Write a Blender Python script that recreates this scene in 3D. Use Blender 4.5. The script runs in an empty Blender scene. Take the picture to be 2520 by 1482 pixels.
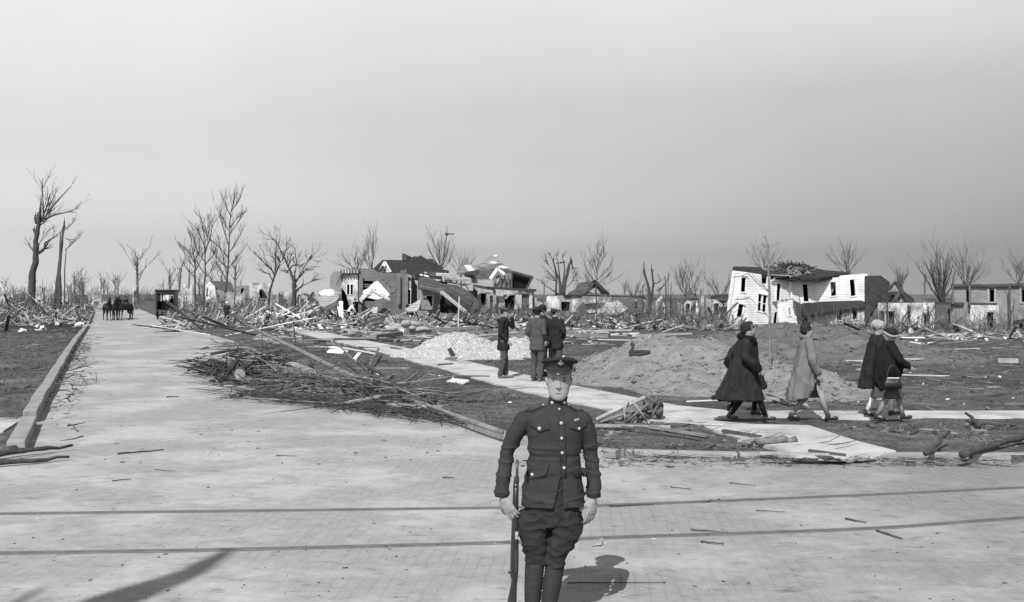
import bpy, bmesh, math, random
from mathutils import Vector, Matrix, noise
from mathutils.geometry import tessellate_polygon
from mathutils.bvhtree import BVHTree
V=Vector; rnd=random.Random(7)
sc=bpy.context.scene; COL=sc.collection
# ---------------- camera, sky, sun, exposure
F=2520.; HY=722.; CX=1260.; CH=2.22
cam=bpy.data.objects.new('camera',bpy.data.cameras.new('camera')); COL.objects.link(cam); sc.camera=cam
cam.location=(0,0,CH); cam.rotation_euler=(math.pi/2,0,0)
cam.data.sensor_width=36; cam.data.lens=36; cam.data.shift_y=-19/2520; cam.data.clip_end=3000; cam.data.clip_start=.1
SUN_EL=math.radians(46); SUN_AZ=math.radians(17)
w=bpy.data.worlds.new("World"); sc.world=w; w.use_nodes=True
nt=w.node_tree; N=nt.nodes; L=nt.links; bg=N['Background']
cn=N.new('ShaderNodeTexNoise'); cn.inputs['Scale'].default_value=3.; cn.inputs['Detail'].default_value=9; cn.inputs['Roughness'].default_value=.62
cr=N.new('ShaderNodeMapRange'); cr.inputs[1].default_value=.3; cr.inputs[2].default_value=.7; cr.inputs[3].default_value=.955; cr.inputs[4].default_value=1.045; L.new(cn.outputs[0],cr.inputs[0])
m3=N.new('ShaderNodeMath'); m3.operation='MULTIPLY'; L.new(cr.outputs[0],m3.inputs[1])
sky=N.new('ShaderNodeTexSky'); sky.sky_type='NISHITA'; sky.sun_disc=False; sky.sun_elevation=SUN_EL; sky.sun_rotation=math.pi+SUN_AZ
sky.dust_density=2.0
bw=N.new('ShaderNodeRGBToBW'); L.new(sky.outputs[0],bw.inputs[0])
tc=N.new('ShaderNodeTexCoord'); sp=N.new('ShaderNodeSeparateXYZ'); L.new(tc.outputs['Generated'],sp.inputs[0])
mr=N.new('ShaderNodeValToRGB'); L.new(sp.outputs[2],mr.inputs[0]); mr.color_ramp.interpolation='LINEAR'
for i,(p_,v_) in enumerate(((0.,.84),(.07,.83),(.13,.94),(.18,1.10),(.23,1.25),(.28,1.38),(.36,1.0),(.5,.48),(1.,.34))):
    e=mr.color_ramp.elements[i] if i<2 else mr.color_ramp.elements.new(p_)
    if i==1: e.position=p_
    e.position=p_; e.color=(v_,v_,v_,1)
mx=N.new('ShaderNodeMapRange'); L.new(sp.outputs[0],mx.inputs[0]); mx.inputs[1].default_value=-.5; mx.inputs[2].default_value=.5; mx.inputs[3].default_value=1.36; mx.inputs[4].default_value=.62
zf=N.new('ShaderNodeMapRange'); L.new(sp.outputs[2],zf.inputs[0]); zf.inputs[1].default_value=.08; zf.inputs[2].default_value=.27; zf.inputs[3].default_value=0; zf.inputs[4].default_value=.85
xm=N.new('ShaderNodeMix'); L.new(zf.outputs[0],xm.inputs[0]); L.new(mx.outputs[0],xm.inputs[2]); xm.inputs[3].default_value=1.
cl=N.new('ShaderNodeMath'); cl.operation='MAXIMUM'; L.new(bw.outputs[0],cl.inputs[0]); cl.inputs[1].default_value=3.95
m1=N.new('ShaderNodeMath'); m1.operation='MULTIPLY'; L.new(mr.outputs[0],m1.inputs[0]); L.new(xm.outputs[0],m1.inputs[1])
m2=N.new('ShaderNodeMath'); m2.operation='MULTIPLY'; L.new(cl.outputs[0],m2.inputs[0]); L.new(m1.outputs[0],m2.inputs[1])
L.new(m2.outputs[0],m3.inputs[0]); L.new(tc.outputs['Generated'],cn.inputs[0]); L.new(m3.outputs[0],bg.inputs[0]); bg.inputs[1].default_value=.15
sl=bpy.data.lights.new('sun','SUN'); sl.energy=4.95; sl.angle=math.radians(.5); sl.color=(1,.995,.985)
so=bpy.data.objects.new('sun',sl); COL.objects.link(so); so.location=(0,-20,40)
sdir=V((-math.sin(SUN_AZ)*math.cos(SUN_EL),-math.cos(SUN_AZ)*math.cos(SUN_EL),math.sin(SUN_EL)))
so.rotation_euler=sdir.to_track_quat('Z','Y').to_euler()
vs=sc.view_settings; vs.view_transform='Standard'; vs.look='None'; vs.exposure=0; vs.gamma=1
# ---------------- pixel helpers (photo at 2520 px wide)
BP=[40+5*i for i in range(10)]
def _s(Y):
    s=min(max((Y-40)/45,0),1); return -.4*s*s*(3-2*s)
def tz(Y):
    if Y<=40: return 0.
    if Y>=85: return -.4
    i=int((Y-40)//5); t=(Y-40)/5-i; return _s(40+5*i)*(1-t)+_s(45+5*i)*t
def W(x,y,d): return V(((x-CX)/F*d,d,CH-(y-HY)/F*d))
def G(x,y,dz=0.):
    d=50.
    for _ in range(40): d=.5*d+.5*(CH-tz(d)-dz)*F/max(y-HY,2)
    return V(((x-CX)/F*d,d,tz(d)+dz))
def GD(x,d,dz=.1): return V(((x-CX)/F*d,d,tz(d)+dz))
ZA=lambda x,y:(553.7+.1953*x,553.7+.1953*y)
ZB=lambda x,y:(922.8+.1953*x,553.7+.1953*y)
ZC=lambda x,y:(1292+.2197*x,553.7+.2197*y)
ZD=lambda x,y:(1722.6+.18683*x,553.7+.18683*y)
ZE=lambda x,y:(2030.3+.2283*x,553.7+.2283*y)
ZL=lambda x,y:(.2989*x,418.4+.2989*y)
ZM=lambda x,y:(430.7+.3174*x,799.8+.3174*y)
ZR=lambda x,y:(1415+.4385*x,922.9+.4385*y)
ZW=lambda x,y:(1722.6+.2197*x,787.5+.2197*y)
I=lambda x,y:(x,y)
# ---------------- materials
M={}
def mat(name,c,var=.3,scale=3.,bump=.15,bscale=None,rough=.9,kind='noise',stretch=(1,1,1),spec=.25,rand=0.,dist=.02,isl=0.):
    m=bpy.data.materials.new(name); m.use_nodes=True; nt=m.node_tree; N=nt.nodes; L=nt.links
    b=N['Principled BSDF']; b.inputs['Roughness'].default_value=rough; b.inputs['Specular IOR Level'].default_value=spec
    t=N.new('ShaderNodeTexCoord'); mp=N.new('ShaderNodeMapping'); mp.inputs['Scale'].default_value=stretch; L.new(t.outputs['Object'],mp.inputs[0])
    n=N.new('ShaderNodeTexNoise'); n.inputs['Scale'].default_value=scale; n.inputs['Detail'].default_value=8; n.inputs['Roughness'].default_value=.65; L.new(mp.outputs[0],n.inputs[0])
    r=N.new('ShaderNodeMapRange'); r.inputs[1].default_value=.3; r.inputs[2].default_value=.7; r.inputs[3].default_value=c*(1-var); r.inputs[4].default_value=c*(1+var); L.new(n.outputs[0],r.inputs[0])
    out=r.outputs[0]
    def mul(a,bb):
        q=N.new('ShaderNodeMath'); q.operation='MULTIPLY'; L.new(a,q.inputs[0])
        if isinstance(bb,(int,float)): q.inputs[1].default_value=bb
        else: L.new(bb,q.inputs[1])
        return q.outputs[0]
    def rng(src,lo,hi,a=0.,z=1.):
        q=N.new('ShaderNodeMapRange'); q.inputs[1].default_value=a; q.inputs[2].default_value=z; q.inputs[3].default_value=lo; q.inputs[4].default_value=hi; L.new(src,q.inputs[0]); return q.outputs[0]
    if rand:
        oi=N.new('ShaderNodeObjectInfo'); out=mul(out,rng(oi.outputs['Random'],1-rand,1+rand))
    if isl:
        g=N.new('ShaderNodeNewGeometry'); out=mul(out,rng(g.outputs['Random Per Island'],1-isl,1+isl))
    hgt=None
    n2=N.new('ShaderNodeTexNoise'); n2.inputs['Scale'].default_value=bscale or scale*4; n2.inputs['Detail'].default_value=6; L.new(mp.outputs[0],n2.inputs[0]); hgt=n2.outputs[0]
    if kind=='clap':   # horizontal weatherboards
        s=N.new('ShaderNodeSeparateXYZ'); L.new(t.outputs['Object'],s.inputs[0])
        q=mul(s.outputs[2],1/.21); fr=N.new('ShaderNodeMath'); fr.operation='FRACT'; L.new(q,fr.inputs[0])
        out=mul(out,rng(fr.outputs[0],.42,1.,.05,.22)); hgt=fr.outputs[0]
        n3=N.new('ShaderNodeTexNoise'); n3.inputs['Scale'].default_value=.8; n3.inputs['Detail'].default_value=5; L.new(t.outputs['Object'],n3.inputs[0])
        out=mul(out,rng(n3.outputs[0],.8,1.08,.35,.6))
    if kind=='shingle':
        s=N.new('ShaderNodeTexBrick'); s.inputs['Scale'].default_value=3.2; s.inputs['Mortar Size'].default_value=.03; s.inputs['Color1'].default_value=(1,1,1,1); s.inputs['Color2'].default_value=(.6,.6,.6,1); s.inputs['Mortar'].default_value=(.4,.4,.4,1)
        L.new(t.outputs['Object'],s.inputs[0]); out=mul(out,s.outputs[0])
    if kind=='blotch':
        n3=N.new('ShaderNodeTexNoise'); n3.inputs['Scale'].default_value=scale*.45; n3.inputs['Detail'].default_value=7; n3.inputs['Roughness'].default_value=.7; L.new(t.outputs['Object'],n3.inputs[0])
        out=mul(out,rng(n3.outputs[0],.45,1.15,.42,.55))
    if kind=='blotch2':
        n3=N.new('ShaderNodeTexNoise'); n3.inputs['Scale'].default_value=1.1; n3.inputs['Detail'].default_value=9; n3.inputs['Roughness'].default_value=.72; L.new(t.outputs['Object'],n3.inputs[0])
        out=mul(out,rng(n3.outputs[0],.62,1.08,.36,.50))
    if kind=='grass':
        n3=N.new('ShaderNodeTexNoise'); n3.inputs['Scale'].default_value=.35; n3.inputs['Detail'].default_value=9; n3.inputs['Roughness'].default_value=.7; L.new(t.outputs['Object'],n3.inputs[0])
        out=mul(out,rng(n3.outputs[0],.62,1.55,.38,.66))
        v=N.new('ShaderNodeTexNoise'); v.inputs['Scale'].default_value=16; v.inputs['Detail'].default_value=8; L.new(t.outputs['Object'],v.inputs[0])
        out=mul(out,rng(v.outputs[0],.6,1.5,.35,.68))
    if kind=='brick':
        s=N.new('ShaderNodeTexBrick'); s.inputs['Scale'].default_value=1.; s.inputs['Brick Width'].default_value=.23; s.inputs['Row Height'].default_value=.105; s.inputs['Mortar Size'].default_value=.012; s.inputs['Mortar Smooth'].default_value=.3
        s.inputs['Color1'].default_value=(1,1,1,1); s.inputs['Color2'].default_value=(.93,.93,.93,1); s.inputs['Mortar'].default_value=(.80,.80,.80,1); s.inputs['Bias'].default_value=-.2
        rot=N.new('ShaderNodeMapping'); rot.inputs['Rotation'].default_value=(0,0,math.pi/2+.06); L.new(t.outputs['Object'],rot.inputs[0])
        wn=N.new('ShaderNodeTexNoise'); wn.inputs['Scale'].default_value=2.2; wn.inputs['Detail'].default_value=3; L.new(t.outputs['Object'],wn.inputs[0])
        vm=N.new('ShaderNodeVectorMath'); vm.operation='MULTIPLY_ADD'; L.new(wn.outputs['Color'],vm.inputs[0]); vm.inputs[1].default_value=(.09,.09,0); L.new(rot.outputs[0],vm.inputs[2]); L.new(vm.outputs[0],s.inputs[0])
        # dust film hides the joints in places
        n3=N.new('ShaderNodeTexNoise'); n3.inputs['Scale'].default_value=.55; n3.inputs['Detail'].default_value=9; n3.inputs['Roughness'].default_value=.68; 
        mp3=N.new('ShaderNodeMapping'); mp3.inputs['Scale'].default_value=(.9,1.0,1); mp3.inputs['Rotation'].default_value=(0,0,.15); L.new(t.outputs['Object'],mp3.inputs[0]); L.new(mp3.outputs[0],n3.inputs[0])
        dust=rng(n3.outputs[0],0,1,.46,.60)
        mm=N.new('ShaderNodeMix'); mm.data_type='RGBA'; L.new(rng(n3.outputs[0],.35,.97,.40,.58),mm.inputs['Factor']); L.new(s.outputs[0],mm.inputs[6]); mm.inputs[7].default_value=(1,1,1,1)
        out=mul(out,mm.outputs[2]); out=mul(out,rng(dust,.88,1.17))
        n4=N.new('ShaderNodeTexNoise'); n4.inputs['Scale'].default_value=4.5; n4.inputs['Detail'].default_value=7; n4.inputs['Roughness'].default_value=.75; 
        mp4=N.new('ShaderNodeMapping'); mp4.inputs['Scale'].default_value=(.8,1.6,1); mp4.inputs['Rotation'].default_value=(0,0,.2); L.new(t.outputs['Object'],mp4.inputs[0]); L.new(mp4.outputs[0],n4.inputs[0])
        out=mul(out,rng(n4.outputs[0],.60,1.0,.33,.45)); out=mul(out,rng(n4.outputs[0],1.,1.45,.62,.72))
        # vignetting painted into the paving: darker towards the right
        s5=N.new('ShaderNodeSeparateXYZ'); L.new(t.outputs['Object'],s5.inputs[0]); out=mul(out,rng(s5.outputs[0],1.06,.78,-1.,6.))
    if kind=='cloth':
        wv=N.new('ShaderNodeTexNoise'); wv.inputs['Scale'].default_value=700; L.new(t.outputs['Object'],wv.inputs[0]); out=mul(out,rng(wv.outputs[0],.7,1.3,.3,.7))
    L.new(out,b.inputs['Base Color'])
    bp=N.new('ShaderNodeBump'); bp.inputs['Strength'].default_value=min(bump*4,1); bp.inputs['Distance'].default_value=dist; L.new(hgt,bp.inputs['Height']); L.new(bp.outputs[0],b.inputs['Normal'])
    M[name]=m; return m
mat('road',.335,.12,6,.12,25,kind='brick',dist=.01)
mat('lawn',.085,.45,2.2,.25,14,kind='grass',dist=.06)
mat('far_ground',.12,.4,.6,.2,4,dist=.1)
mat('concrete',.43,.20,1.6,.15,30,kind='blotch2',dist=.01)
mat('kerbstone',.27,.25,3,.15,20)
mat('dirt',.205,.28,2.5,.3,9,kind='noise',dist=.08)
mat('dark_dirt',.125,.35,2.5,.3,9,dist=.08)
mat('gravel',.55,.3,16,.4,20,dist=.08,isl=.35)
mat('steel',.12,.3,8,.05,rough=.45,spec=.5)
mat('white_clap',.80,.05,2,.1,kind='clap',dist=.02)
mat('shaded_clap',.23,.18,2,.1,kind='clap',dist=.02)  # grey tone puts the shade on these walls into the colour
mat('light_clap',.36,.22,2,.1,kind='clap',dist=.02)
mat('plaster',.50,.25,1.2,.2,kind='blotch',dist=.03)
mat('white_paint',.75,.1,3,.05)
mat('dull_wall',.22,.3,1.0,.2,dist=.03)
mat('dim_wall',.12,.3,1.0,.2,dist=.03)
mat('shingle',.045,.4,2,.2,kind='shingle')
mat('light_shingle',.11,.5,1.5,.2,kind='shingle')
mat('patchy_roof',.20,.6,.5,.2,kind='blotch')
mat('inside',.03,.4,2,.1)  # near-black walls, shade of the rooms put into the colour
mat('wood',.22,.35,3,.15,rand=.75,isl=.4)
mat('pale_wood',.50,.2,3,.1,rand=.35,isl=.3)
mat('dark_wood',.065,.4,3,.15,rand=.4,isl=.4)
mat('chip',.22,.4,4,.1,isl=.9)
mat('litter',.13,.4,4,.1,isl=.8)
mat('bark',.06,.4,6,.4,25,stretch=(1,1,.25),dist=.03,isl=.2)
mat('pale_bark',.17,.45,9,.4,30,stretch=(1,1,1),dist=.02,isl=.3)
mat('twig',.10,.4,3,.05,isl=.6)
mat('far_twig',.13,.3,3,.05,isl=.4)
mat('grass',.09,.3,3,.0,isl=.75)
mat('wool',.040,.16,18,.3,260,rough=.95,kind='cloth',spec=.12,dist=.004)
mat('wool_dark',.031,.2,18,.3,260,rough=.95,kind='cloth',spec=.12,dist=.004)
mat('puttee',.040,.2,14,.3,120,rough=.95,kind='cloth',stretch=(1,1,3),dist=.004)
mat('black_cloth',.012,.3,10,.2,80,dist=.01,spec=.15)
mat('dark_cloth',.022,.3,10,.2,80,dist=.01,spec=.15)
mat('mid_cloth',.07,.25,10,.2,80,dist=.01,spec=.15)
mat('light_coat',.15,.15,10,.2,80,dist=.01,spec=.15)
mat('white_cloth',.72,.1,8,.1,60)
mat('stocking',.24,.1,8,.1)
mat('fur',.009,.6,40,.6,120,dist=.03)
mat('skin',.27,.06,12,.12,150,rough=.6,spec=.35,dist=.003)
mat('hair',.02,.4,60,.4,150,dist=.006,rough=.7)
mat('leather',.02,.3,20,.1,rough=.38,spec=.5)
mat('visor',.03,.25,10,.03,rough=.22,spec=.6)
mat('brass',.42,.1,30,.05,rough=.35,spec=.6)
mat('stock',.022,.4,6,.06,stretch=(4,4,.5),rough=.35,spec=.5)
mat('gunmetal',.035,.3,20,.03,rough=.35,spec=.6)
mat('eye',.28,.05,5,0,rough=.3); mat('pupil',.01,.05,5,0,rough=.2,spec=.6); mat('lip',.09,.1,20,.05,rough=.5)
mat('horse_coat',.018,.4,4,.1,rough=.6); mat('canvas',.13,.5,4,.4,10,dist=.05); mat('rust',.045,.5,10,.3,30,dist=.01)
mat('black_paint',.012,.3,4,.05,rough=.4,spec=.5); mat('sack',.30,.3,5,.3,20,dist=.03)
# ---------------- objects
def tag(o,label=None,cat=None,group=None,kind=None):
    if label: o['label']=label
    if cat: o['category']=cat
    if group: o['group']=group
    if kind: o['kind']=kind
    return o
def thing(name,loc,label,cat,group=None,rz=0,kind=None):
    o=bpy.data.objects.new(name,None); COL.objects.link(o); o.location=loc; o.rotation_euler=(0,0,rz); o.empty_display_size=.3
    return tag(o,label,cat,group,kind)
def link(name,me,parent=None,loc=None):
    o=bpy.data.objects.new(name,me); COL.objects.link(o)
    if parent: o.parent=parent
    if loc is not None: o.location=loc
    return o
def copytree(o,parent=None,loc=None,rz=None,sc_=None,label=None):
    c=o.copy(); COL.objects.link(c)
    if parent: c.parent=parent
    if loc is not None: c.location=loc
    if rz is not None: c.rotation_euler=(0,0,rz)
    if sc_: c.scale=(sc_,)*3
    if label: c['label']=label
    for ch in list(o.children): copytree(ch,c)
    return c
class MB:
    def __init__(s): s.v=[]; s.f=[]
    def add(s,vs,fs):
        b=len(s.v); s.v+=[V(p) for p in vs]; s.f+=[[b+i for i in f] for f in fs]; return s
    def box(s,c,size,R=None):
        c=V(c); hx,hy,hz=[q/2 for q in size]
        vs=[V((x,y,z)) for x in(-hx,hx) for y in(-hy,hy) for z in(-hz,hz)]
        if R is not None: vs=[R@p for p in vs]
        return s.add([c+p for p in vs],[(0,1,3,2),(4,6,7,5),(0,4,5,1),(2,3,7,6),(0,2,6,4),(1,5,7,3)])
    def beam(s,a,b,w,h,up=V((0,0,1)),end=None):
        a=V(a); b=V(b); d=(b-a); L_=d.length
        if L_<1e-5: return s
        d/=L_; x=d.cross(up)
        if x.length<1e-3: x=d.cross(V((1,0,0)))
        x.normalize(); z=x.cross(d)
        w2=w*(end if end is not None else 1)
        vs=[a+x*i*w/2+z*j*h/2 for i,j in((-1,-1),(1,-1),(1,1),(-1,1))]+[b+x*i*w2/2+z*j*h/2 for i,j in((-1,-1),(1,-1),(1,1),(-1,1))]
        return s.add(vs,[(3,2,1,0),(4,5,6,7),(0,1,5,4),(1,2,6,5),(2,3,7,6),(3,0,4,7)])
    def tube(s,pts,rad,n=6,cap=True,flat=1.):
        pts=[V(p) for p in pts]; k=len(pts)
        if isinstance(rad,(int,float)): rad=[rad]*k
        b=len(s.v); prev=None
        for i,p in enumerate(pts):
            d=(pts[min(i+1,k-1)]-pts[max(i-1,0)])
            if d.length<1e-7: d=V((0,0,1))
            d.normalize()
            if prev is None:
                x=d.cross(V((0,1,0)))
                if x.length<.15: x=d.cross(V((1,0,0)))
            else: x=prev-d*prev.dot(d)
            x.normalize(); prev=x.copy(); y=d.cross(x)
            for j in range(n):
                a=2*math.pi*j/n; s.v.append(p+(x*math.cos(a)+y*math.sin(a)*flat)*rad[i])
        for i in range(k-1):
            for j in range(n):
                q=b+i*n; s.f.append([q+j,q+(j+1)%n,q+n+(j+1)%n,q+n+j])
        if cap: s.f.append([b+j for j in range(n)][::-1]); s.f.append([b+(k-1)*n+j for j in range(n)])
        return s
    def cyl(s,a,b,r,n=16): return s.tube([a,b],r,n)
    def ell(s,c,r,nu=14,nv=8,R=None):
        c=V(c); r=(r,)*3 if isinstance(r,(int,float)) else r; vs=[]; fs=[]
        for i in range(nv+1):
            t=math.pi*i/nv
            for j in range(nu):
                a=2*math.pi*j/nu; p=V((r[0]*math.sin(t)*math.cos(a),r[1]*math.sin(t)*math.sin(a),r[2]*math.cos(t)))
                if R is not None: p=R@p
                vs.append(c+p)
        for i in range(nv):
            for j in range(nu):
                q=i*nu; 
                if i==0: fs.append([q+nu+j,q+nu+(j+1)%nu,0][::-1])
                elif i==nv-1: fs.append([q+j,q+nu,q+(j+1)%nu][::-1])
                else: fs.append([q+j,q+(j+1)%nu,q+nu+(j+1)%nu,q+nu+j][::-1])
        # collapse pole duplicates simply by reusing first vertex of pole rings
        return s.add(vs,fs)
    def caps(s,a,b,r1,r2=None,n=12,flat=1.):
        r2=r1 if r2 is None else r2; a=V(a); b=V(b); d=(b-a).normalized() if (b-a).length>1e-6 else V((0,0,1))
        pts=[];rr=[]
        for t in(0.05,.35,.7): pts.append(a-d*r1*math.cos(t*math.pi/2)); rr.append(r1*math.sin(t*math.pi/2))
        pts+= [a,b]; rr+=[r1,r2]
        for t in(.7,.35,.05): pts.append(b+d*r2*math.cos(t*math.pi/2)); rr.append(r2*math.sin(t*math.pi/2))
        return s.tube(pts,rr,n,True,flat)
    def loft(s,secs,n=28,ex=2.3):   # (x,y,z,rx,ry) horizontal sections
        b=len(s.v)
        for (x,y,z,rx,ry) in secs:
            for j in range(n):
                a=2*math.pi*j/n; ca,sa=math.cos(a),math.sin(a)
                s.v.append(V((x+rx*math.copysign(abs(ca)**(2/ex),ca),y+ry*math.copysign(abs(sa)**(2/ex),sa),z)))
        for i in range(len(secs)-1):
            for j in range(n):
                q=b+i*n; s.f.append([q+j,q+(j+1)%n,q+n+(j+1)%n,q+n+j])
        s.f.append([b+j for j in range(n)][::-1]); s.f.append([b+(len(secs)-1)*n+j for j in range(n)])
        return s
    def mesh(s,name,m=None,origin=None,smooth=False):
        me=bpy.data.meshes.new(name); o=origin or V((0,0,0))
        me.from_pydata([p-o for p in s.v],[],s.f); me.update()
        if m: me.materials.append(M[m] if isinstance(m,str) else m)
        if smooth: me.polygons.foreach_set('use_smooth',[True]*len(me.polygons))
        return me
    def build(s,name,m,parent=None,smooth=False,origin=None,world=True):
        """world coordinates; parts keep the frame of their (unrotated) thing"""
        if parent is not None:
            o=V((0,0,0))
            if world:
                p=parent
                while p is not None: o=o+V(p.location); p=p.parent
            return link(name,s.mesh(name,m,o,smooth),parent)
        if origin is None and s.v:
            origin=sum(s.v,V((0,0,0)))/len(s.v); origin=V((origin.x,origin.y,min(p.z for p in s.v)))
        origin=V(origin) if origin is not None else V((0,0,0))
        return link(name,s.mesh(name,m,origin,smooth),None,origin)
def remesh(mb,voxel,smooth=3,disp=None,name='m',m=None):
    me=mb.mesh('tmp'); bm=bmesh.new(); bm.from_mesh(me); bmesh.ops.remove_doubles(bm,verts=bm.verts,dist=1e-5); bmesh.ops.recalc_face_normals(bm,faces=bm.faces); bm.to_mesh(me); bm.free()
    o=bpy.data.objects.new('tmp',me); COL.objects.link(o)
    r=o.modifiers.new('r','REMESH'); r.mode='VOXEL'; r.voxel_size=voxel
    if smooth: q=o.modifiers.new('s','SMOOTH'); q.factor=.5; q.iterations=smooth
    dg=bpy.context.evaluated_depsgraph_get(); out=bpy.data.meshes.new_from_object(o.evaluated_get(dg)); out.name=name
    bpy.data.objects.remove(o); bpy.data.meshes.remove(me)
    if disp:
        ns=[v.normal.copy() for v in out.vertices]
        for v,n_ in zip(out.vertices,ns): v.co=v.co+n_*disp(v.co)
    out.materials.clear()
    if m: out.materials.append(M[m])
    out.polygons.foreach_set('use_smooth',[True]*len(out.polygons)); out.update()
    return out
# ---------------- panels: flat building pieces of real thickness
class Pl:
    def __init__(s,p,n,lock=None):
        s.p=V(p); s.n=V(n).normalized()
        if s.n.y>0 and abs(s.n.y)>.02: s.n=-s.n
        u=V((0,0,1)).cross(s.n)
        if u.length<1e-4: u=V((1,0,0))
        s.u=u.normalized(); s.v=s.n.cross(s.u)
    def hit(s,x,y):
        c=V((0,0,CH)); d=W(x,y,1.)-c; t=(s.p-c).dot(s.n)/d.dot(s.n); return c+d*t
def wallpl(x1,d1,x2,d2):
    a=W(x1,HY,d1); b=W(x2,HY,d2); u=(b-a); return Pl(a,V((u.y,-u.x,0)))
def roofpl(a,b,c):
    A,B,C=W(*a),W(*b),W(*c); return Pl(A,(B-A).cross(C-A))
def slab(outer,holes,n,t,mb=None):
    mb=mb or MB(); loops=[outer]+holes; tess=tessellate_polygon(loops); pts=[p for l in loops for p in l]; k=len(pts); n=n.normalized()
    b=len(mb.v); mb.v+=[p.copy() for p in pts]+[p-n*t for p in pts]
    for f in tess:
        q=(pts[f[1]]-pts[f[0]]).cross(pts[f[2]]-pts[f[0]])
        f=tuple(f) if q.dot(n)>0 else tuple(f)[::-1]
        mb.f.append([b+i for i in f]); mb.f.append([b+k+i for i in f[::-1]])
    o=0
    for l in loops:
        for i in range(len(l)):
            j=(i+1)%len(l); mb.f.append([b+o+i,b+o+j,b+k+o+j,b+k+o+i])
        o+=len(l)
    return mb
def panel(name,pl,T,outline,holes,t,m,parent,frames=None,fw=.10,fmat='white_paint',part='window'):
    o=[pl.hit(*T(*p)) for p in outline]; hs=[[pl.hit(*T(*p)) for p in h] for h in holes]
    mb=slab(o,hs,pl.n,t)
    bmn=mb
    ob=bmn.build(name,m,parent)
    if frames:
        for i in frames:
            f=MB(); h=hs[i]; c=sum(h,V((0,0,0)))/len(h)
            for a in range(len(h)):
                p,q=h[a],h[(a+1)%len(h)]; e=(q-p).normalized()
                o_=e.cross(pl.n); o_=o_ if o_.dot((p+q)/2-c)>0 else -o_
                f.beam(p-e*fw*(a%2)+pl.n*(.02+.006*(a%2))+o_*fw*.47,q+e*fw*(a%2)+pl.n*(.02+.006*(a%2))+o_*fw*.47,fw,.08,up=pl.n)
            f.build(part,fmat,parent)
    return ob
def R4(x0,y0,x1,y1,sk=0): return [(x0,y0),(x1,y0),(x1-sk,y1),(x0-sk,y1)]
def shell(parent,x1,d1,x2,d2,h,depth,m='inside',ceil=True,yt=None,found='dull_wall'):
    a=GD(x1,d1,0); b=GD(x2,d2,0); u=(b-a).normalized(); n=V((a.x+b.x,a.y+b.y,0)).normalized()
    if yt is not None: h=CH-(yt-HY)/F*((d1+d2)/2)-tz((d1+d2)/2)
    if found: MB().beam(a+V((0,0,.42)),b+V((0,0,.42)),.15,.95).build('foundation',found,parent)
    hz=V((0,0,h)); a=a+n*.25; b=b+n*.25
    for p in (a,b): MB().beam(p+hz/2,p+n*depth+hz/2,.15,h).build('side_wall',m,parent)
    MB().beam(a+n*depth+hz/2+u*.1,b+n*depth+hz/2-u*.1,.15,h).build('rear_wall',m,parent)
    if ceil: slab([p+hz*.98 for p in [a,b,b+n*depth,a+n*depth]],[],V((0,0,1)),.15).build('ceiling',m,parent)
def house(name,x,d,label,group=None): return thing(name,GD(x,d,0),label,'house' if 'house' in name else 'ruin',group)
# ================= THE SETTING
def sheet(name,poly,top,m,skirt=.0,cutx=None,cuty=None,rough=0.,holdout=None):
    """flat polygon (list of (x,y)) cut at the terrain's break lines, laid `top` above it, with a skirt down"""
    bm=bmesh.new(); f=bm.faces.new([bm.verts.new((p[0],p[1],0)) for p in poly]); 
    if f.normal.z<0: f.normal_flip()
    bmesh.ops.triangulate(bm,faces=bm.faces)
    cy=set(BP)|set(cuty or []); cx=cutx or []
    ys=[p[1] for p in poly]; xs=[p[0] for p in poly]
    for c in sorted(cy):
        if min(ys)<c<max(ys): bmesh.ops.bisect_plane(bm,geom=bm.verts[:]+bm.edges[:]+bm.faces[:],plane_co=(0,c,0),plane_no=(0,1,0))
    for c in cx:
        if min(xs)<c<max(xs):
            g=[f for f in bm.faces if f.calc_center_median().y<60] 
            es={e for f in g for e in f.edges}; vv={v for f in g for v in f.verts}
            bmesh.ops.bisect_plane(bm,geom=list(vv)+list(es)+g,plane_co=(c,0,0),plane_no=(1,0,0))
    for v in bm.verts:
        z=tz(v.co.y)+top
        if rough and not v.is_boundary:
            p=v.co; z+=rough*(noise.fractal(V((p.x*.9,p.y*.9,3)),1,2,4)*.9)
            if p.y>45: z=tz(v.co.y)+top
        v.co.z=z
    if skirt:
        bmesh.ops.recalc_face_normals(bm,faces=bm.faces)
        r=bmesh.ops.extrude_edge_only(bm,edges=[e for e in bm.edges if e.is_boundary])
        for v in r['geom']:
            if isinstance(v,bmesh.types.BMVert): v.co.z-=skirt
    me=bpy.data.meshes.new(name); bm.to_mesh(me); bm.free(); me.materials.append(M[m])
    if me.polygons and me.polygons[0].normal.z<0 and not skirt: me.flip_normals()
    if rough: me.polygons.foreach_set('use_smooth',[True]*len(me.polygons))
    o=link(name,me); tag(o,kind='structure'); return o
sheet('ground',[(-1500,-60),(1500,-60),(1500,2500),(-1500,2500)],-.03,'far_ground')
bR=6.2; bL=-1.2; SL=-.4
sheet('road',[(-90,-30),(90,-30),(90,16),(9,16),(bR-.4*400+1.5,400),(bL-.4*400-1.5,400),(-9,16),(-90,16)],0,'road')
LR=[(80,13.2),(9,13.35),(3,13.55),(1.4,13.8),(.5,14.35),(-.1,15.4),(bR+SL*30,30),(bR+SL*60,60),(bR+SL*500,500),(700,500),(700,13.2)]
cx=[-40+.45*i for i in range(0,180)]; cy=[13.6+.45*i for i in range(0,75)]
sheet('lawn',LR,.10,'lawn',.14,[x*.5 for x in range(-50,74)],[13.5+.5*i for i in range(64)],.05)
LL=[(-80,13.7),(bL+SL*14.2-.0,14.2),(bL+SL*60,60),(bL+SL*500,500),(-700,500),(-700,13.7)]
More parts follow.
